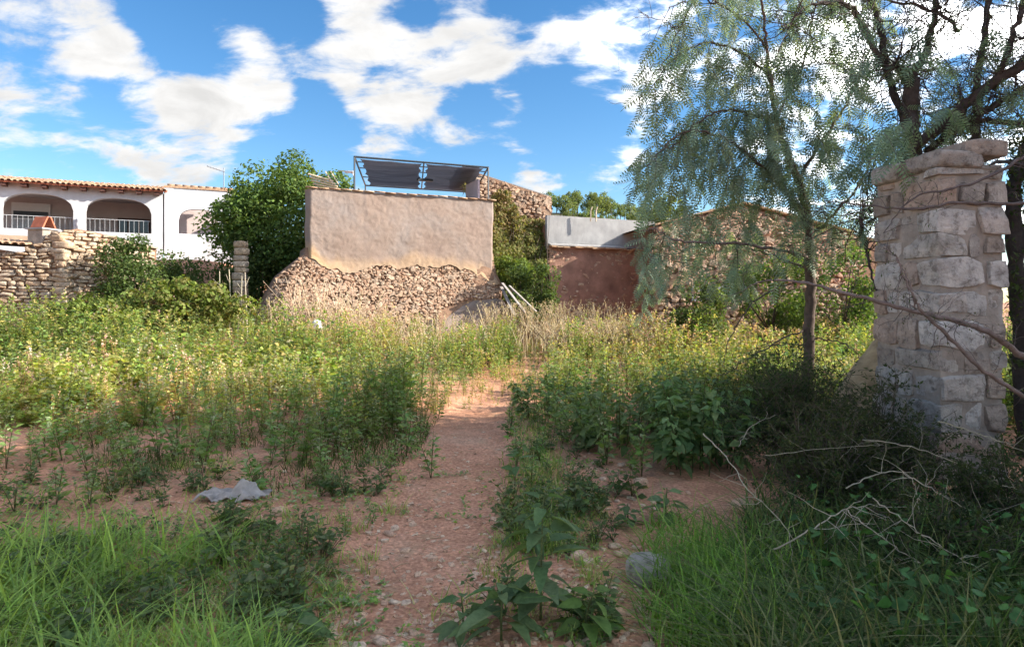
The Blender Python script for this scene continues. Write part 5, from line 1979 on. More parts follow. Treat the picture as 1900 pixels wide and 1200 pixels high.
for i, (px, pt, lab) in enumerate([(410, 503, "forked bleached stalk, leftmost of the pale stalks before the dark tree"), (426, 500, "straight bleached stalk second from left of the pale stalks"),
                                   (441, 540, "shortest bleached stalk in the middle of the pale stalks"), (452, 512, "bleached stalk second from right of the pale stalks"),
                                   (460, 505, "tallest thin bleached stalk, rightmost of the pale stalks")]):
    dry_stalk(px, pt, 600, 18.5, lab, 300 + i)
# ---------------------------------------------------------------- trees and climbers behind
def leafy_tree(name, base, top_c, radii, label, seed, nlobe, lobe_r, nleaf, ll, cols, tmpl=LEAF4, group=None, trunk_r=.22, lo=None, cat="tree", width=.6, trunk=True):
    r = np.random.default_rng(seed)
    base = np.array(base, float); c = np.array(top_c, float)
    root = empty(name, base, label, cat, group)
    g = Geo()
    lobes = foliage_blob(g, r, c, radii, nlobe, lobe_r, nleaf, ll, cols, tmpl, width, lo=lo)
    if trunk:
        w = Geo()
        fork = base + (c - base) * .45
        t = np.linspace(0, 1, 6)[:, None]
        w.tube(base + (fork - base) * t + r.normal(size=(6, 3)) * [.05, .05, 0], np.linspace(trunk_r * 1.25, trunk_r * .8, 6), 9, C_BARK)
        for k in range(min(12, nlobe)):
            e = lobes[k * len(lobes) // 12]
            mid = (fork + e) / 2 + r.normal(size=3) * .15
            w.tube([fork - [0, 0, .2], mid, e], [trunk_r * .5, trunk_r * .3, trunk_r * .08], 5, C_BARK)
        w.build("trunk", M["bark"], root, True)
    g.build("crown", M["leaf"], root)
    return root


leafy_tree("fig_tree", (-9.5, 27.4, .2), (-9.25, 27.2, 4.3), (2.75, 2.4, 2.9), "large dense dark green tree left of the plastered building", 71, 95, .95, 30000, .17, G_TREE, lo=.6)
leafy_tree("fig_tree", (-10.0, 25.6, .2), (-9.9, 25.2, 2.1), (2.0, 1.2, 1.9), "low dark spreading tree under the big tree beside the wall", 72, 50, .7, 12000, .15, G_DARK, trunk_r=.12, lo=.25)
leafy_tree("shrub", (P(232, 560, 20.4)[0], 20.4, .2), (P(235, 520, 20.4)[0], 20.4, 2.3), (.85, .7, 1.35), "tall dark green shrub growing against the stone ruin", 73, 36, .42, 6500, .11, G_DARK, trunk_r=.06, lo=.3, cat="shrub")
leafy_tree("shrub", (P(300, 560, 23.0)[0], 23.0, .3), (P(305, 520, 23.0)[0], 23.0, 2.2), (1.2, .8, .9), "dark shaded shrub between the ruin and big tree", 74, 30, .5, 5000, .12, G_DARK, trunk_r=.06, lo=.3, cat="shrub")
leafy_tree("vine_bush", (P(325, 570, 18.0)[0], 18.0, .4), (P(330, 553, 18.0)[0], 18.0, 1.45), (1.55, .7, .75), "sprawling sunlit yellowish vine bush before the dark tree", 75, 40, .34, 4200, .12, [(.17, .21, .05), (.13, .18, .04), (.21, .20, .07)], trunk_r=.03, lo=.2, cat="bush", width=.85)
leafy_tree("vine_bush", (P(175, 575, 17.0)[0], 17.0, .4), (P(175, 562, 17.0)[0], 17.0, 1.25), (.9, .6, .55), "low sunlit leafy bush at the foot of the stone ruin", 76, 24, .28, 2200, .11, [(.15, .2, .05), (.13, .18, .04)], trunk_r=.02, lo=.2, cat="bush", width=.8)
# a reddish dry bramble in the shade below the vine
leafy_tree("dry_bramble", (P(290, 575, 18.8)[0], 18.8, .4), (P(285, 560, 18.8)[0], 18.8, 1.2), (1.1, .5, .5), "reddish brown dry bramble behind the sunlit vine bush", 77, 22, .25, 1500, .1, [(.18, .09, .06), (.14, .08, .05), (.2, .13, .08)], trunk_r=.02, lo=.2, cat="bramble")


def ivy_on_gable():
    r = np.random.default_rng(78)
    root = empty("ivy", P(965, 575, 25.6) * [1, 1, 0], "yellowing ivy climbing the stone gable right of the plastered wall", "ivy")
    g = Geo()
    n = 12000
    px = r.uniform(912, 1030, n); py = r.uniform(352, 560, n)
    q = np.stack([px / 26, py / 26, 0 * px], -1)
    cov = fbm(q, 3, 3)
    lim = np.interp(px, [912, 940, 965, 985, 1005, 1030], [365, 352, 410, 402, 405, 440])
    m = (py > lim + cov * 14) & (px < np.interp(py, [350, 430, 455, 560], [1024, 1020, 1030, 1005]) + cov * 8)
    px, py, cov = px[m], py[m], cov[m]
    d = 27.2 + (px - 905) / 119 * 1.4 - .25 - np.abs(cov) * .35 - r.uniform(0, .35, len(px)) - 1.1 * sstep(420, 540, py)
    pos = np.stack([(px - CX) * d / FPX, d, EYE - (py - HZ) * d / FPX], 1)
    k = len(pos)
    out = nrm(np.array([.3, -.9, .35]) + r.normal(size=(k, 3)) * .5)
    dr = nrm(np.cross(out, r.normal(size=(k, 3))) + [0, 0, -.3])
    t = np.clip((py - 380) / 150 + r.normal(size=k) * .15, 0, 1)[:, None]
    top = pal(r, k, [(.22, .18, .07), (.19, .17, .06), (.26, .19, .09), (.15, .15, .05)])
    low = pal(r, k, [(.15, .19, .05), (.11, .16, .04), (.17, .2, .05)])
    g.inst(*LEAF4, pos, frames(dr, out), np.stack([np.full(k, .13), np.full(k, .10), np.full(k, .13)], 1) * r.uniform(.7, 1.3, (k, 1)), top * (1 - t) + low * t)
    g.build("leaves", M["leaf"], root)
    s = Geo()
    for j in range(9):
        a = P(945 + j * 8, 575, 26.2); a[2] = 0
        b = P(930 + j * 11, 400 + r.uniform(-10, 60), 27.1)
        t = np.linspace(0, 1, 8)[:, None]
        s.tube(a + (b - a) * t + r.normal(size=(8, 3)) * .06, np.linspace(.03, .008, 8), 4, C_BARK)
    s.build("stems", M["bark"], root)


ivy_on_gable()
leafy_tree("shrub", (P(950, 560, 25.0)[0], 25.0, 0), (P(950, 500, 25.0)[0], 25.0, 2.6), (.75, .45, .75), "bright green shrub beside the lower right of plaster", 79, 20, .3, 2600, .13, [(.16, .21, .045), (.13, .18, .04)], trunk_r=.04, cat="shrub")
leafy_tree("shrub", (P(985, 560, 24.0)[0], 24.0, 0), (P(988, 525, 24.0)[0], 24.0, 1.9), (1.0, .5, 1.1), "dark rounded shrub before the red mud wall", 80, 26, .38, 4200, .12, G_DARK, trunk_r=.04, cat="shrub")
leafy_tree("shrub", (P(1290, 560, 16.0)[0], 16.0, 0), (P(1295, 570, 16.0)[0], 16.0, 1.25), (.75, .6, .8), "dark green shrub under the drooping branches before the yard wall", 81, 24, .3, 3600, .09, G_DARK, trunk_r=.04, cat="shrub")
leafy_tree("shrub", (P(1240, 400, 32)[0], 32, 0), (P(1238, 405, 32)[0], 32, 5.4), (1.0, .8, 1.3), "light green treetop behind the right end of the grey parapet", 82, 24, .4, 3400, .14, [(.15, .2, .05), (.12, .17, .04)], trunk_r=.08, cat="shrub")


leafy_tree("shrub", (P(1430, 560, 19.0)[0], 19.0, 0), (P(1430, 520, 19.0)[0], 19.0, 1.9), (1.3, .7, 1.2), "rounded green shrub behind the drooping tree's trunk before the yard wall", 83, 36, .4, 5200, .11, G_TREE, trunk_r=.05, cat="shrub")
leafy_tree("shrub", (P(1560, 560, 18.0)[0], 18.0, 0), (P(1565, 520, 18.0)[0], 18.0, 1.9), (1.0, .6, 1.3), "tall thin shrub between the drooping tree and pillar", 84, 30, .36, 3600, .1, G_TREE, trunk_r=.05, cat="shrub")


def pines():
    r = np.random.default_rng(90)
    k = 0
    dn = [(.15, .20, .085), (.18, .23, .09), (.13, .17, .075), (.22, .25, .11)]
    variants = []
    for v in range(5):
        g = Geo()
        foliage_blob(g, r, (0, 0, 4.6), (1.9, 1.9, 2.1), 20, .75, 900, .5, dn, LEAF2, .5, .6)
        w = Geo().tube([[0, 0, -.5], [.1, 0, 2.0], [0, .1, 4.6]], [.22, .17, .08], 6, C_BARK)
        variants.append((g.mesh("crown", M["leaf"]), w.mesh("trunk", M["bark"])))
    rows = []
    for y in (150, 158, 166, 174, 182, 190):
        xs = np.arange((1015 - CX) * y / FPX, (1330 - CX) * y / FPX, 2.6)
        for x in xs:
            rows.append((x + r.normal() * .9, y + r.normal() * 2.5))
    rows.sort(key=lambda t: -t[1])
    for x, y in rows:
        z = float(hill_z(x, y))
        root = bpy.data.objects.new("pine_tree", None)
        COL.objects.link(root)
        s = r.uniform(.55, .95)
        root.location = (x, y, z); root.scale = (s, s, s * r.uniform(.9, 1.25)); root.rotation_euler = (0, 0, r.uniform(0, 6.28))
        tag(root, "green pine tree in the wood on the far hilltop", "pine tree", "pine trees on the far hill")
        a, b = variants[r.integers(5)]
        for nm, me in (("crown", a), ("trunk", b)):
            o = bpy.data.objects.new(nm, me)
            COL.objects.link(o); o.parent = root


pines()


# ---------------------------------------------------------------- the drooping pepper tree
def frond(n=8):
    """one pinnate leaf: rachis with narrow leaflets in pairs, drooping a little"""
    V, F = [], []
    t = np.linspace(0, 1, n + 1)
    for i in range(1, n + 1):
        x = t[i]; z = -.12 * x ** 2
        L_ = .30 * (1 - .55 * abs(x - .45)) * (0.55 if i == n else 1)
        for s in (-1, 1):
            b = len(V)
            tip = np.array([x + L_ * .38, s * L_ * .92, z - .05])
            root = np.array([x, s * .008, z])
            side = np.array([.034, -.013 * s, 0])
            V += [root - side * .3, root + (tip - root) * .4 - side, tip, root + (tip - root) * .4 + side]
            F.append([b, b + 1, b + 2, b + 3])
    b = len(V)
    for x in (0, .5, 1):
        V += [[x, -.012, -.12 * x * x], [x, .012, -.12 * x * x]]
    F += [[b, b + 2, b + 3, b + 1], [b + 2, b + 4, b + 5, b + 3]]
    return np.array(V), np.array(F)


FROND = frond()


def bez(pts, n):
    pts = np.asarray(pts, float)
    t = np.linspace(0, len(pts) - 1, n)
    out = np.zeros((n, 3))
    k = len(pts)
    for i, tt in enumerate(t):
        j = min(int(tt), k - 2); f = tt - j
        p0, p1, p2, p3 = pts[max(j - 1, 0)], pts[j], pts[j + 1], pts[min(j + 2, k - 1)]
        out[i] = .5 * ((2 * p1) + (-p0 + p2) * f + (2 * p0 - 5 * p1 + 4 * p2 - p3) * f * f + (-p0 + 3 * p1 - 3 * p2 + p3) * f ** 3)
    return out


def limb(root, name, px, rad, r, mat="bark", col=C_BARK, sides=7, wob=.01, n=None):
    """px: list of (px, py, depth)"""
    pts = bez([P(*q) for q in px], n or max(8, len(px) * 6))
    k = len(pts)
    pts = pts + r.normal(size=(k, 3)) * wob
    Geo().tube(pts, np.interp(np.linspace(0, 1, k), np.linspace(0, 1, len(rad)), rad) * (1 + .08 * r.normal(size=k)), sides, col).build(name, M[mat], root, True)
    return pts


def twigs_on(r, pts, n, ln, droop, col, rad=.006, kids=2, t0=.15):
    g = Geo()
    ends = []
    for k in range(n):
        i = int(r.uniform(t0, 1) * (len(pts) - 1))
        p = pts[i]
        d = nrm(rand_dirs(r, 1)[0] + [0, -.1, .25])
        L_ = ln * r.uniform(.5, 1.2)
        m = 6
        t = np.linspace(0, 1, m)[:, None]
        q = p + d * L_ * t + np.array([0, 0, -droop * L_]) * t ** 2 + np.cumsum(r.normal(size=(m, 3)) * .018, axis=0) * L_ * 2
        q[0] = p
        g.tube(q, np.linspace(rad, rad * .3, m), 3, col, cap=False)
        ends.append(q)
        for c in range(kids):
            j = r.integers(2, m)
            d2 = nrm(rand_dirs(r, 1)[0] + d * .6)
            L2 = L_ * r.uniform(.25, .5)
            q2 = q[j] + d2 * L2 * np.linspace(0, 1, 4)[:, None] + r.normal(size=(4, 3)) * .01
            q2[0] = q[j]
            g.tube(q2, np.linspace(rad * .5, rad * .2, 4), 3, col, cap=False)
    return g, ends


def pepper_tree():
    r = np.random.default_rng(123)
    base = P(1498, 700, 8.6); base[2] = hgt(base[0], base[1])
    root = empty("pepper_tree", base, "slender drooping tree with feathery hanging leaves left of the pillar", "tree")
    bz = 560 + (1.6 - base[2]) * 1200 / 8.6
    bark = (.115, .085, .07)
    trunk = limb(root, "trunk", [(1497, bz + 8, 8.6), (1499, 690, 8.6), (1503, 560, 8.6), (1502, 470, 8.6), (1499, 400, 8.6), (1478, 330, 8.55)], [.10, .074, .066, .058, .05, .045], r, col=bark, sides=10)
    B = {}
    B["a"] = limb(root, "limb", [(1478, 330, 8.55), (1455, 270, 8.5), (1440, 225, 8.5), (1430, 160, 8.45), (1424, 90, 8.4), (1415, 20, 8.3), (1400, -60, 8.2)], [.05, .04, .034, .026, .02, .016, .01], r, col=(.17, .10, .085))
    B["b"] = limb(root, "limb", [(1440, 225, 8.5), (1400, 215, 8.3), (1345, 205, 8.1), (1290, 230, 7.9), (1240, 280, 7.8)], [0.0234, 0.0187, 0.0140, 0.0094, 0.0047], r, col=bark)
    B["c"] = limb(root, "limb", [(1495, 410, 8.6), (1450, 345, 8.3), (1400, 295, 8.1), (1330, 250, 7.9), (1260, 250, 7.7), (1200, 310, 7.6)], [0.0312, 0.0250, 0.0203, 0.0156, 0.0109, 0.0047], r, col=bark)
    B["d"] = limb(root, "limb", [(1480, 335, 8.55), (1520, 270, 8.7), (1560, 210, 8.8), (1600, 130, 8.9), (1625, 60, 9.0)], [0.0273, 0.0234, 0.0187, 0.0140, 0.0078], r, col=bark)
    B["e"] = limb(root, "limb", [(1438, 225, 8.5), (1470, 160, 8.6), (1500, 90, 8.7), (1510, 10, 8.8)], [0.0203, 0.0156, 0.0117, 0.0062], r, col=bark)
    B["f"] = limb(root, "limb", [(1430, 150, 8.45), (1380, 100, 8.2), (1310, 80, 8.0), (1250, 110, 7.8), (1205, 170, 7.7)], [0.0187, 0.0156, 0.0117, 0.0078, 0.0039], r, col=bark)
    B["g"] = limb(root, "limb", [(1424, 90, 8.4), (1370, 30, 8.2), (1300, 0, 8.0), (1240, 15, 7.9)], [0.0156, 0.0125, 0.0094, 0.0039], r, col=bark)
    B["h"] = limb(root, "limb", [(1502, 480, 8.6), (1450, 465, 8.2), (1360, 452, 7.9), (1260, 448, 7.6), (1215, 425, 7.5), (1190, 430, 7.5)], [.024, .02, .016, .012, .008, .004], r, col=(.2, .15, .13))
    B["i"] = limb(root, "limb", [(1500, 440, 8.6), (1545, 400, 8.6), (1590, 350, 8.7), (1620, 290, 8.8)], [0.0234, 0.0187, 0.0125, 0.0062], r, col=bark)
    B["j"] = limb(root, "limb", [(1500, 500, 8.6), (1420, 470, 8.9), (1340, 450, 9.1), (1250, 470, 9.3), (1180, 500, 9.4)], [0.0172, 0.0140, 0.0109, 0.0078, 0.0047], r, col=bark)
    # bare wintry sprays reaching out at the upper left
    bare = [limb(root, "bough", [(1370, 30, 8.2), (1300, -5, 8.0), (1262, 50, 7.9), (1235, 110, 7.8), (1195, 160, 7.75), (1188, 205, 7.7)], [.014, .012, .009, .007, .004, .002], r, col=bark, sides=5),
            limb(root, "bough", [(1262, 50, 7.9), (1225, 40, 7.8), (1185, 20, 7.8)], [.008, .005, .002], r, col=bark, sides=5)]
    gb, _ = twigs_on(r, np.concatenate(bare), 34, .35, .1, bark, .004, 2, 0)
    gb.build("bare_sprays", M["bark"], root)["kind"] = "stuff"
    # thin bare boughs low on the trunk
    limb(root, "bough", [(1500, 612, 8.6), (1450, 630, 8.2), (1400, 660, 7.9), (1330, 700, 7.5)], [.014, .011, .008, .004], r, col=bark, sides=5)
    limb(root, "bough", [(1503, 630, 8.6), (1550, 632, 8.4), (1585, 650, 8.2), (1600, 690, 8.1)], [.012, .009, .006, .003], r, col=bark, sides=5)
    limb(root, "bough", [(1500, 640, 8.6), (1440, 640, 8.3), (1390, 650, 8.0)], [.01, .007, .003], r, col=bark, sides=5)
    limb(root, "bough", [(1495, 520, 8.6), (1420, 545, 8.1), (1370, 600, 7.9), (1340, 680, 7.8)], [.012, .01, .007, .003], r, col=bark, sides=5)
    tw, fr = Geo(), Geo()
    cnt = 0
    allp = np.concatenate(list(B.values()))
    n = 0
    while n < 280:
        px, py = r.uniform(1165, 1650), r.uniform(-60, 470)
        # outline of the crown: rounded at the left, ragged below
        left = np.interp(py, [-60, 60, 160, 260, 340, 470], [1290, 1235, 1195, 1200, 1175, 1165]) + r.normal() * 14
        if px < left or (px > 1560 and r.random() < .6) or (py > 380 and r.random() < .45) or (py < 60 and r.random() < .25):
            continue
        e = P(px, py, r.uniform(7.5, 9.2))
        dist = np.linalg.norm(allp - e - [0, 0, .25], axis=1)
        k = np.argsort(dist)[r.integers(0, 4)]
        p = allp[k]
        if dist[k] > 1.5:
            continue
        n += 1
        m = 8
        t = np.linspace(0, 1, m)[:, None]
        e2 = e - [0, 0, r.uniform(.12, .4)]
        ctrl = e * .75 + p * .25 + [0, 0, .18 + .12 * r.random()]
        q = (1 - t) ** 2 * p + 2 * t * (1 - t) * ctrl + t ** 2 * e2
        q = q + np.cumsum(r.normal(size=(m, 3)) * .008, axis=0)
        q[0] = p
        tw.tube(q, np.linspace(.0055, .0015, m), 3, (.13, .10, .075), cap=False)
        nf = r.integers(6, 9)
        tt = np.linspace(.38, 1.0, nf) * (m - 1)
        j = np.minimum(tt.astype(int), m - 2); f = (tt - j)[:, None]
        pos = q[j] * (1 - f) + q[j + 1] * f
        ax = nrm(q[j + 1] - q[j])
        side = nrm(np.cross(ax, [0, 0, 1.0]) + r.normal(size=(nf, 3)) * .35) * np.where(np.arange(nf) % 2, 1, -1)[:, None]
        dr = nrm(ax * .45 + side * .8 + np.array([0, 0, -.65]) + r.normal(size=(nf, 3)) * .25)
        up = nrm(r.normal(size=(nf, 3)) * .7 + np.array([.2, -.7, .5]))
        sc = r.uniform(.22, .36, nf)
        fr.inst(*FROND, pos, frames(dr, up), np.stack([sc, sc * r.uniform(.75, 1.05, nf), sc], 1), pal(r, nf, G_PEPPER, .25))
        cnt += nf
    # a few long hanging trails at the left and low down
    hang = np.concatenate([B["h"][10:], B["j"][10:], B["c"][-12:]])
    for L_ in r.uniform(.35, .8, 20):
        p = hang[r.integers(len(hang))]
        m = 9
        t = np.linspace(0, 1, m)[:, None]
        q = p + np.array([r.normal() * .12, r.normal() * .12, -L_]) * t + np.cumsum(r.normal(size=(m, 3)) * .012, axis=0)
        tw.tube(q, np.linspace(.005, .0015, m), 3, (.11, .09, .06), cap=False)
        nf = int(17 * L_)
        tt = np.linspace(.05, 1.0, nf) * (m - 1)
        j = np.minimum(tt.astype(int), m - 2); f = (tt - j)[:, None]
        pos = q[j] * (1 - f) + q[j + 1] * f
        an = r.uniform(0, 6.28, nf)
        dr = nrm(np.stack([np.cos(an) * .6, np.sin(an) * .6, np.full(nf, -.8)], 1))
        up = nrm(r.normal(size=(nf, 3)) * .6 + np.array([-.1, -.8, .3]))
        sc = r.uniform(.13, .24, nf)
        fr.inst(*FROND, pos, frames(dr, up), sc, pal(r, nf, G_PEPPER, .25))
    tw.build("twigs", M["bark"], root)
    fr.build("fronds", M["leaf_feather"], root)["kind"] = "stuff"
    # bare wiry twigs around the trunk
    g, _ = twigs_on(r, np.concatenate([trunk[14:], B["i"], B["d"][:10]]), 60, .55, .3, bark, .005, 3)
    g.build("bare_twigs", M["bark"], root)["kind"] = "stuff"


pepper_tree()


# ---------------------------------------------------------------- gnarled dark tree behind the pillar
def gnarled_tree():
    r = np.random.default_rng(321)
    base = P(1700, 560, 7.6); base[2] = hgt(base[0], base[1])
    root = empty("gnarled_tree", base, "gnarled dark tree with thick leaning boughs behind the stone pillar", "tree")
    dk = (.075, .06, .055)
    bz = 560 + (1.6 - base[2]) * 1200 / 7.6
    T = limb(root, "trunk", [(1745, bz + 8, 7.6), (1730, 600, 7.6), (1712, 420, 7.6), (1695, 300, 7.55), (1688, 220, 7.5), (1688, 140, 7.5)], [.14, .12, .11, .10, .09, .075], r, col=dk, sides=11, wob=.018)
    S = []
    S.append(limb(root, "bough", [(1690, 150, 7.5), (1715, 100, 7.5), (1733, 40, 7.45), (1738, -60, 7.4)], [0.0504, 0.0432, 0.0360, 0.0288], r, col=dk, wob=.012))
    S.append(limb(root, "bough", [(1690, 150, 7.5), (1668, 128, 7.45), (1660, 120, 7.4)], [0.0504, 0.0432, 0.0144], r, col=dk))
    S.append(limb(root, "bough", [(1665, 290, 7.5), (1730, 250, 7.3), (1790, 195, 7.15), (1850, 150, 7.0), (1960, 70, 6.8)], [0.0504, 0.0612, 0.0612, 0.0576, 0.0504], r, col=dk, wob=.014))
    S.append(limb(root, "bough", [(1720, 280, 7.6), (1790, 230, 7.5), (1850, 190, 7.4), (1960, 130, 7.2)], [0.0432, 0.0432, 0.0396, 0.0324], r, col=dk, wob=.014))
    S.append(limb(root, "bough", [(1805, 300, 8.2), (1810, 230, 8.2), (1815, 150, 8.2), (1828, 60, 8.1), (1840, -60, 8.0)], [0.0612, 0.0504, 0.0432, 0.0360, 0.0324], r, col=dk, wob=.012))
    S.append(limb(root, "bough", [(1850, 150, 7.0), (1870, 90, 6.9), (1895, 20, 6.8), (1920, -60, 6.7)], [0.0360, 0.0324, 0.0288, 0.0216], r, col=dk, wob=.012))
    S.append(limb(root, "bough", [(1640, 120, 7.9), (1600, 50, 7.8), (1570, 8, 7.7), (1500, 12, 7.6), (1450, 60, 7.5)], [0.0360, 0.0360, 0.0288, 0.0158, 0.0058], r, col=(.11, .09, .08), wob=.01))
    S.append(limb(root, "bough", [(1690, 260, 7.55), (1668, 200, 7.7), (1645, 130, 7.9), (1630, 40, 8.0), (1600, -40, 8.0)], [0.0504, 0.0432, 0.0396, 0.0360, 0.0288], r, col=dk))
    S.append(limb(root, "bough", [(1690, 320, 7.5), (1645, 380, 7.3), (1600, 400, 7.2), (1610, 470, 7.1), (1625, 540, 7.0)], [0.0288, 0.0245, 0.0216, 0.0173, 0.0086], r, col=dk))
    S.append(limb(root, "bough", [(1780, 60, 7.4), (1730, 20, 7.3), (1600, -10, 7.2)], [0.0216, 0.0173, 0.0086], r, col=dk))
    S.append(limb(root, "bough", [(1960, 240, 7.6), (1880, 230, 7.5), (1800, 225, 7.5), (1740, 240, 7.5)], [0.0360, 0.0324, 0.0288, 0.0144], r, col=dk))
    g, ends = twigs_on(r, np.concatenate(S), 520, .8, .15, (.085, .065, .055), .008, 4, 0.0)
    g.build("twigs", M["bark"], root)["kind"] = "stuff"
    # fine dark leaves: dense towards the right edge, thin against the sky
    f = Geo()
    qs = np.concatenate(ends)
    wgt = sstep(1.0, 5.5, qs[:, 0]) * .7 + .3
    k = r.choice(len(qs), 5200, p=wgt / wgt.sum())
    pos = qs[k] + r.normal(size=(5200, 3)) * .06
    f.inst(*LEAF2, pos, frames(rand_dirs(r, 5200)), np.stack([r.uniform(.03, .06, 5200), np.full(5200, .014), np.full(5200, .04)], 1), pal(r, 5200, [(.06, .08, .03), (.09, .10, .045), (.05, .06, .03)]))
    # hanging feathery leaves of a neighbouring spray, high at right
    tip = np.concatenate(ends)[::3]
    kk = r.choice(len(tip), 450)
    fr_pos = tip[kk]
    dr = nrm(r.normal(size=(450, 3)) * .5 + [0, 0, -.8])
    f.inst(*FROND, fr_pos, frames(dr, nrm(r.normal(size=(450, 3)) + [0, -.6, 0])), r.uniform(.12, .22, 450), pal(r, 450, G_PEPPER, .25))
    tw = Geo()
    for px, py, L_ in [(1655, 150, .7), (1680, 190, .6), (1700, 230, .6), (1640, 210, .8), (1725, 255, .5), (1660, 260, .5), (1625, 160, .9), (1610, 230, .8), (1740, 60, .7), (1780, 120, .6), (1830, 60, .6), (1870, 180, .5), (1760, 180, .4), (1600, 90, .8), (1700, 60, .7), (1635, 40, .8)]:
        p = P(px, py, r.uniform(6.0, 7.3))
        near = np.concatenate(S); q0 = near[np.argmin(np.linalg.norm(near - p, axis=1))]
        m = 9
        t = np.linspace(0, 1, m)[:, None]
        e = p + [r.normal() * .15, r.normal() * .15, -L_]
        q = (1 - t) ** 2 * q0 + 2 * t * (1 - t) * (p + [0, 0, .15]) + t ** 2 * e
        tw.tube(q, np.linspace(.006, .0015, m), 3, (.12, .10, .08), cap=False)
        nf = 14
        pos = q[np.linspace(3, m - 1, nf).astype(int)] + r.normal(size=(nf, 3)) * .02
        an = r.uniform(0, 6.28, nf)
        dr = nrm(np.stack([np.cos(an) * .7, np.sin(an) * .5, np.full(nf, -.7)], 1))
        f.inst(*FROND, pos, frames(dr, nrm(r.normal(size=(nf, 3)) * .6 + [0, -.8, .3])), r.uniform(.2, .32, nf), pal(r, nf, G_PEPPER, .25))
    tw.build("hanging_twigs", M["bark"], root)["kind"] = "stuff"
    f.build("leaves", M["leaf"], root)


gnarled_tree()


# ---------------------------------------------------------------- thorny tree at the right edge, its bare boughs cross the pillar
def thorn_tree():
    r = np.random.default_rng(654)
    base = P(1905, 560, 6.6); base[2] = hgt(base[0], base[1])
    root = empty("thorn_tree", base, "thorny tree at the right edge whose bare boughs cross the pillar", "tree")
    dk = (.06, .05, .045); pale = (.20, .15, .13)
    bz = 560 + (1.6 - base[2]) * 1200 / 6.6
    limb(root, "trunk", [(1910, bz + 8, 6.6), (1895, 620, 6.6), (1884, 480, 6.6), (1882, 360, 6.6), (1900, 280, 6.6), (1960, 200, 6.6)], [.10, .085, .08, .07, .06, .05], r, col=dk, sides=9, wob=.012)
    b1 = limb(root, "bough", [(1960, 680, 5.3), (1900, 662, 5.15), (1850, 625, 5.05), (1800, 603, 5.0), (1700, 578, 5.0), (1600, 553, 5.05), (1500, 526, 5.1), (1420, 520, 5.2), (1380, 540, 5.3)], [.03, .027, .023, .021, .018, .015, .011, .006, .003], r, col=pale, wob=.004)
    b2 = limb(root, "bough", [(1960, 775, 5.2), (1900, 735, 5.1), (1830, 690, 5.0), (1760, 625, 4.95), (1710, 575, 4.9), (1690, 540, 4.9), (1660, 470, 4.95)], [.02, .018, .016, .014, .011, .008, .004], r, col=pale, wob=.005)
    b3 = limb(root, "bough", [(1980, 372, 5.2), (1880, 378, 5.1), (1780, 376, 5.0), (1700, 388, 5.0), (1620, 382, 5.1), (1530, 372, 5.2)], [.016, .014, .012, .010, .007, .003], r, col=(.13, .10, .09), wob=.005)
    b4 = limb(root, "bough", [(1900, 290, 5.6), (1830, 330, 5.4), (1760, 350, 5.3), (1690, 370, 5.3), (1640, 430, 5.3)], [.016, .013, .01, .007, .003], r, col=(.13, .10, .09), wob=.006)
    b5 = limb(root, "bough", [(1700, 578, 5.0), (1690, 530, 5.0), (1670, 490, 5.05), (1640, 455, 5.1)], [.008, .006, .005, .003], r, col=pale, wob=.006)
    b6 = limb(root, "bough", [(1960, 330, 6.4), (1860, 300, 6.2), (1800, 330, 6.0), (1750, 310, 5.9)], [.02, .016, .012, .005], r, col=dk, wob=.006)
    g, e = twigs_on(r, np.concatenate([b1[4:], b2, b3, b4, b5, b6]), 110, .28, .1, (.12, .095, .085), .0035, 2, 0)
    g.build("twigs", M["bark"], root)["kind"] = "stuff"
    f = Geo()
    qs = np.concatenate(e); k = r.choice(len(qs), 500)
    pos = qs[k] + r.normal(size=(500, 3)) * .02
    f.inst(*LEAF2, pos, frames(rand_dirs(r, 500)), np.stack([r.uniform(.02, .04, 500), np.full(500, .01), np.full(500, .03)], 1), pal(r, 500, [(.10, .12, .05), (.08, .1, .04)]))
    # dark mass of leaves beside the pillar's right edge
    n = 6500
    px = r.uniform(1872, 1990, n); py = r.uniform(240, 900, n); d = r.uniform(6.2, 7.4, n)
    pos = np.stack([(px - CX) * d / FPX, d, EYE - (py - HZ) * d / FPX], 1)
    cl = fbm(pos * 3.0, 2, 8)
    pos = pos[cl > -.15]; n = len(pos)
    f.inst(*LEAF4, pos, frames(rand_dirs(r, n)), np.stack([r.uniform(.05, .1, n), r.uniform(.02, .04, n), np.full(n, .06)], 1), pal(r, n, DK))
    f.build("leaves", M["leaf"], root)


thorn_tree()


# ---------------------------------------------------------------- dead pale branches over the dark shrubs
def dead_branch(pts, label, seed, rad=.006, nt=6, ln=.22):
    rad *= .72; nt += 4
    r = np.random.default_rng(seed)
    a = P(*pts[0])
    root = empty("dead_branch", a, label, "branch", "dead branches over the dark shrubs")
    q = limb(root, "stem", pts, [rad, rad * .8, rad * .35], r, "straw", (.44, .38, .31), 5, .004)
    for k in range(nt):
        p = q[r.integers(len(q) // 4, len(q))]
        d = nrm(rand_dirs(r, 1)[0] * [1, .5, .8])
        m = np.linspace(0, 1, 4)[:, None]
        s = p + d * ln * r.uniform(.4, 1.2) * m + np.concatenate([np.zeros((1, 3)), r.normal(size=(3, 3)) * .012])
        Geo().tube(s, np.linspace(rad * .45, rad * .2, 4), 4, (.42, .37, .31)).build("twig", M["straw"], root)


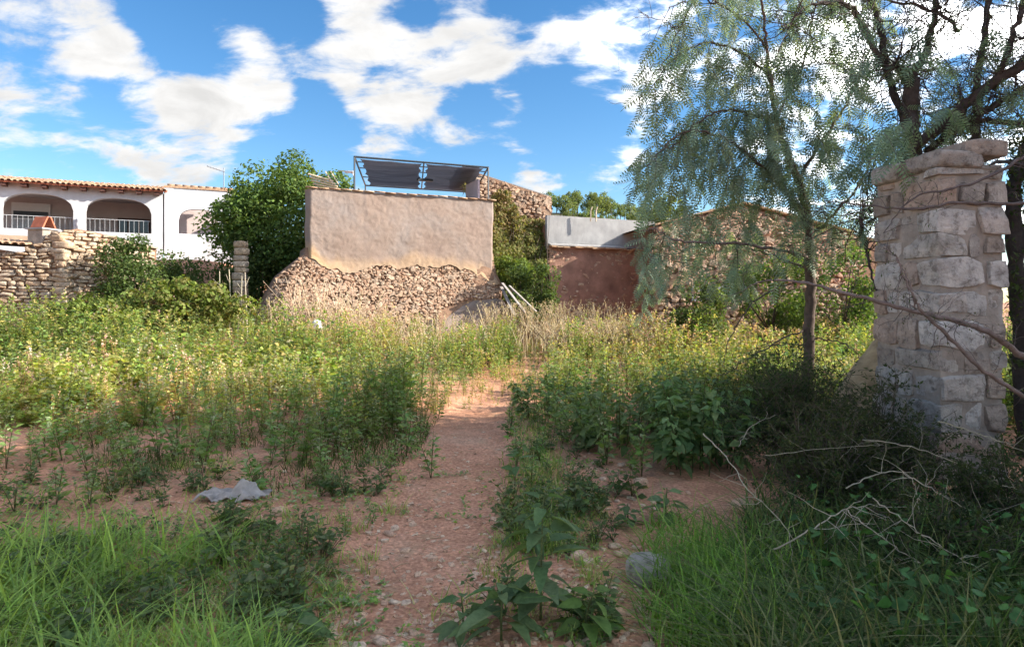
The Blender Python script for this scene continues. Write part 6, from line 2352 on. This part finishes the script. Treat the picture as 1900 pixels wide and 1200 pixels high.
dead_branch([(1305, 805, 4.4), (1350, 850, 4.2), (1385, 905, 4.0), (1440, 955, 3.8), (1475, 1005, 3.7)], "long pale dead branch running down beside the bright grass clump", 1, .006)
dead_branch([(1430, 1025, 3.6), (1500, 985, 3.6), (1560, 950, 3.7), (1615, 935, 3.8)], "thick pale dead branch slanting up right, below the pillar", 2, .007, 9, .25)
dead_branch([(1570, 945, 3.7), (1640, 1000, 3.5), (1710, 1045, 3.4)], "thin dead branch slanting down right from the slanted branch", 3, .005)
dead_branch([(1620, 925, 3.7), (1690, 975, 3.5), (1765, 1025, 3.4), (1825, 1060, 3.3)], "long straight dead branch in the lower right shade", 4, .005)
dead_branch([(1570, 905, 4.2), (1640, 875, 4.2), (1690, 885, 4.1), (1705, 940, 4.1)], "arched dead branch before the pillar's foot", 5, .006, 8)
dead_branch([(1690, 885, 4.1), (1760, 925, 4.0), (1830, 965, 3.9)], "dead branch falling right from the arched branch", 6, .005, 8)
dead_branch([(1600, 815, 4.6), (1700, 830, 4.5), (1820, 880, 4.4), (1930, 950, 4.3)], "long dead branch crossing the pillar's lower stones", 7, .005, 7, .3)
dead_branch([(1740, 780, 4.5), (1830, 810, 4.4), (1940, 850, 4.3)], "thin dead branch across the pillar's right lower corner", 8, .005, 6)
dead_branch([(1840, 870, 4.2), (1850, 895, 4.2), (1880, 905, 4.2), (1940, 915, 4.2)], "crooked dead twig at the right edge below the pillar", 9, .006, 5)
dead_branch([(1800, 1140, 3.2), (1820, 1170, 3.1), (1850, 1210, 3.1)], "short pale dead stick in the bottom right corner", 10, .004, 2)
dead_branch([(1370, 830, 4.8), (1395, 790, 4.9), (1440, 770, 5.0)], "small hooked dead twig over the dark wiry shrub", 11, .004, 3, .12)
dead_branch([(1420, 845, 4.5), (1550, 830, 4.5), (1640, 825, 4.5)], "nearly level dead twig left of the pillar's foot", 12, .003, 6, .2)


# ---------------------------------------------------------------- stones, rag, planks and other small things
def small_things():
    r = np.random.default_rng(55)
    # loose gravel
    g = Geo()
    n = 15000
    px = r.uniform(-60, 1420, n); py = 700 + 640 * r.uniform(0, 1, n) ** .8
    d = 1920.0 / (py - 560)
    x = (px - CX) * d / FPX
    q = np.stack([x, d, 0 * x], -1)
    prob = .16 + .75 * (np.abs(x - path_c(d)) < path_w(d) * 1.15) + .5 * (np.abs(x - .75) < .45) * (d < 7.5) + .35 * fbm(q * 1.4, 2, 4)
    m = r.random(n) < prob
    x, d = x[m], d[m]
    n = len(x)
    s = .006 + .017 * r.random(n) ** 2.4 + .004 * r.random(n)
    tm, tf = stone_shape(7, 1, 3.0, .3)
    for k in range(6):
        tv, tf = stone_shape(70 + k, 1, 3.0, .3)
        mm = r.integers(6, size=n) == k
        c = int(mm.sum())
        R = frames(nrm(np.stack([r.normal(size=c), r.normal(size=c), r.normal(size=c) * .2], 1)))
        g.inst(tv, tf, np.stack([x[mm], d[mm], height(x[mm], d[mm]) + s[mm] * .15], 1), R, np.stack([s[mm] * 1.3, s[mm], s[mm] * .65], 1), (1, 1, 1))
    o = g.build("gravel", M["pebble_island"])
    tag(o, "small pale pebbles strewn over the path and soil", "gravel", kind="stuff")
    # larger single stones
    meshes = []
    for k in range(10):
        v, f = stone_shape(200 + k, 2, 3.2, .28)
        meshes.append(Geo().add(v, f).mesh("stone", M["pebble"], True))
    for k in range(110):
        for _ in range(40):
            px, py = r.uniform(420, 1330), 860 + 340 * r.random() ** .8
            d = 1920.0 / (py - 560); x = (px - CX) * d / FPX
            if on_path(x, d, 1.15) or (.3 < x < 1.25 and r.random() < .8) or r.random() < .15:
                break
        s = .016 + .02 * r.random() ** 2
        o = bpy.data.objects.new("stone", meshes[r.integers(10)])
        COL.objects.link(o)
        o.location = (x, d, hgt(x, d) + s * .2); o.scale = (s * r.uniform(1, 1.5), s, s * r.uniform(.55, .8)); o.rotation_euler = (r.normal() * .2, r.normal() * .2, r.uniform(0, 6.28))
        zone = "on the trodden path" if on_path(x, d, 1.0) else "on the stony patch right of the path" if x > path_c(d) else "on the soil left of the path"
        dist = "close to the camera" if d < 3.9 else "further along"
        tag(o, "loose pale stone lying %s, %s" % (zone, dist), "stone", "loose stones %s %s" % (zone, dist))
    for px, py, sx, label in [(1204, 1062, .125, "rounded pale boulder beside the bright grass clump"), (1425, 1120, .04, "broken grey stone near the bottom right of the path"),
                              (720, 1196, .045, "pale stone at the bottom edge of the path"), (663, 1198, .05, "pale stone at the bottom edge left of the path centre"),
                              (1075, 1030, .045, "angular stone in the small cluster right of the tall plant"), (803, 1020, .03, "upright angular stone in the middle of the path"),
                              (1378, 955, .08, "pinkish stone half hidden above the bright grass"), (1130, 1165, .05, "ochre stone right of the low broad leaved plant"),
                              (515, 950, .05, "flat pinkish stone below the grey rag"), (1190, 900, .06, "pale stone before the nettle clump"), (1140, 1140, .055, "white stone cluster piece right of centre plants")]:
        d = 1920.0 / (py - 560); x = (px - CX) * d / FPX
        v, f = stone_shape(int(px), 5, 3.0, .22)
        V = v * np.array([sx * 1.05, sx * .9, sx * .8]) + [x, d, hgt(x, d) + sx * .35]
        o = Geo().add(V, f).build("stone", M["pillar_stone"] if sx > .1 else M["pebble"], None, True)
        tag(o, label, "stone")
    # pale block in the far weeds
    p = P(588, 612, 19.6)
    v, f = stone_shape(17, 3, 4, .2)
    tag(Geo().add(v * [.13, .1, .16] + [p[0], p[1], .88], f).build("stone", M["paint_white"], None, True), "small white block standing at the foot of the dry stalks", "block")
    # grey crumpled rag: a sheet draped over a stone
    c = P(432, 925, 5.26)
    k = 44
    U, V = np.meshgrid(np.linspace(-1, 1, k), np.linspace(-1, 1, 30))
    q = np.stack([U, V, 0 * U], -1).reshape(-1, 3)
    wob = fbm(q * 1.6, 4, 12).reshape(U.shape)
    X = U * .25 + .03 * wob + .02 * V
    Y = V * .15 * (1 - .35 * (U + 1) / 2 * np.abs(V)) + .02 * fbm(q * 2.3, 2, 15).reshape(U.shape)
    Z = .14 * np.exp(-((U - .35) / .38) ** 2 - ((V - .1) / .6) ** 2) + .035 * np.exp(-((U + .7) / .3) ** 2) + .03 * np.abs(wob) + .012 * np.abs(fbm(q * 4.5, 3, 44)).reshape(U.shape) + .012 * np.sin(9 * U + 5 * V + 2 * wob)
    base = np.stack([c[0] + X, c[1] + Y, hgt(c[0], c[1]) + .012 + np.maximum(Z, 0)], -1)
    low = base.copy(); low[..., 2] -= .008
    g = Geo().grid(base).grid(low)
    for e in (np.stack([base[0], low[0]]), np.stack([base[-1], low[-1]]), np.stack([base[:, 0], low[:, 0]]), np.stack([base[:, -1], low[:, -1]])):
        g.grid(e)
    tag(g.build("rag", mat_plain("grey sacking", (.33, .295, .265), .9, 14, .25, .6, .01), None, True), "crumpled grey sheet lying on bare soil at left", "rag")
    # weathered planks by the wall
    for k, (a, b, lab) in enumerate([((932, 525, 23.0), (975, 580, 22.3), "upper grey plank leaning at the right foot of the plastered building"),
                                     ((945, 530, 23.0), (995, 578, 22.5), "middle grey plank leaning by the plastered building's foot"),
                                     ((930, 532, 23.1), (955, 585, 22.2), "steepest grey plank leaning at the building's right foot")]):
        A, B = P(*a), P(*b)
        d = nrm(B - A); y = nrm(np.cross([0, 0, 1.0], d)); z = np.cross(d, y)
        L_ = np.linalg.norm(B - A)
        v = np.array([[i, j, l] for l in (-.015, .015) for j in (-.06, .06) for i in (0, L_)])
        f = [[0, 2, 3, 1], [4, 5, 7, 6], [0, 1, 5, 4], [2, 6, 7, 3], [0, 4, 6, 2], [1, 3, 7, 5]]
        tag(Geo().add(A + v @ np.stack([d, y, z]), f).build("plank", M["grey_wood"]), lab, "plank", "planks leaning by the wall")
    # slatted pale wood on the terrace corner
    root = empty("slatted_lounger", PW.pt(1.0, -1.2, 5.47), "pale wooden slats fanned out on the terrace corner", "slats")
    for k in range(5):
        A = P(572 + k * 3, 323 + k * 6, 24.0); B = P(618 + k * 4, 336 + k * 5, 23.8)
        Geo().tube([A, B], .035, 4).build("slat", M["pale_wood"], root)
    for px in (604, 614):
        Geo().tube([P(px, 318, 23.8), P(px + 14, 342, 23.8)], .025, 4).build("strut", M["pale_wood"], root)
    # tall street lamp far behind the terrace
    root = empty("street_lamp", P(656, 345, 40) * [1, 1, 0], "thin street lamp with curved arm behind the terrace", "street lamp")
    a = P(657, 330, 40)
    Geo().tube([[a[0], a[1], 0], a], .05, 6).build("pole", M["galv"], root)
    Geo().tube([a, P(655, 322, 40), P(645, 318, 40), P(628, 317, 40)], .04, 6).build("arm", M["galv"], root)
    b = P(650, 319, 40)
    Geo().add(stone_shape(2, 2, 4, .02)[0] * [.3, .12, .07] + P(648, 319, 40), stone_shape(2, 2, 4, .02)[1]).build("lamp_head", M["rail"], root)
    # potted plants on the terrace
    for px, py, d, h, lab, seed in [(866, 352, 27.0, .75, "pale spiky potted plant under the right side of pergola", 3), (800, 357, 27.5, .4, "low green potted plant below the pergola's middle", 4), (825, 358, 27.4, .42, "low green potted plant right of the pergola's middle", 5)]:
        rr = np.random.default_rng(seed)
        p = P(px, py, d); p[2] = 5.47
        root = empty("potted_plant", p, lab, "plant")
        Geo().tube([p, p + [0, 0, .22], p + [0, 0, .24]], [.12, .17, .15], 9).build("pot", M["terracotta"], root, True)
        g = Geo()
        n = 46
        hh = h if px != 866 else .25
        if px == 866:
            g.tube([p + [0, 0, .2], p + [0, 0, .85]], .03, 5, (.3, .24, .17))
            top = p + [0, 0, .85]
        else:
            top = p + [0, 0, .25]
        dd = nrm(rand_dirs(rr, n) + [0, 0, .35])
        s = hh * rr.uniform(.6, 1.1, n) * (1.3 if px == 866 else 1)
        g.inst(*leaf_hi(4, .22, .5, .05), np.tile(top, (n, 1)), frames(dd), s, pal(rr, n, [(.32, .30, .2), (.25, .26, .14)] if px == 866 else G_WEED))
        g.build("leaves", M["leaf_soft"], root)
    # stone post in the shade of the tree
    root = empty("stone_post", P(447, 560, 22.5) * [1, 1, 0], "weathered square stone post in the dark tree's shade", "post")
    z = 0.0
    p = P(447, 560, 22.4)
    top = P(447, 452, 22.4)[2]
    while z < top:
        h = r.uniform(.16, .28)
        v, f = stone_shape(int(z * 100) + 9, 4, 9, .08)
        Geo().add(v * [.2, .2, h * .49] + [p[0] + r.normal() * .02, p[1], z + h / 2], f).build("stone", M["ruin_stone"], root, True)
        z += h
    # yellow earth mound beside the pillar
    U, V = np.meshgrid(np.linspace(0, 2 * np.pi, 30), np.linspace(0, 1, 12))
    q = np.stack([np.cos(U) * V, np.sin(U) * V, 0 * U], -1)
    nz = fbm(q.reshape(-1, 3) * 2, 3, 5).reshape(U.shape)
    c = P(1640, 700, 7.3)
    pts = np.stack([c[0] + q[..., 0] * .75, c[1] + q[..., 1] * .5, -.1 + 1.2 * (1 - V ** 2.2) * (1 + .12 * nz)], -1)
    tag(Geo().grid(pts).build("earth_mound", mat_plain("yellow clay", (.36, .27, .16), .95, 6, .4, 1.0, .06), None, True), "mound of yellow clay just left of the stone pillar", "mound")


small_things()
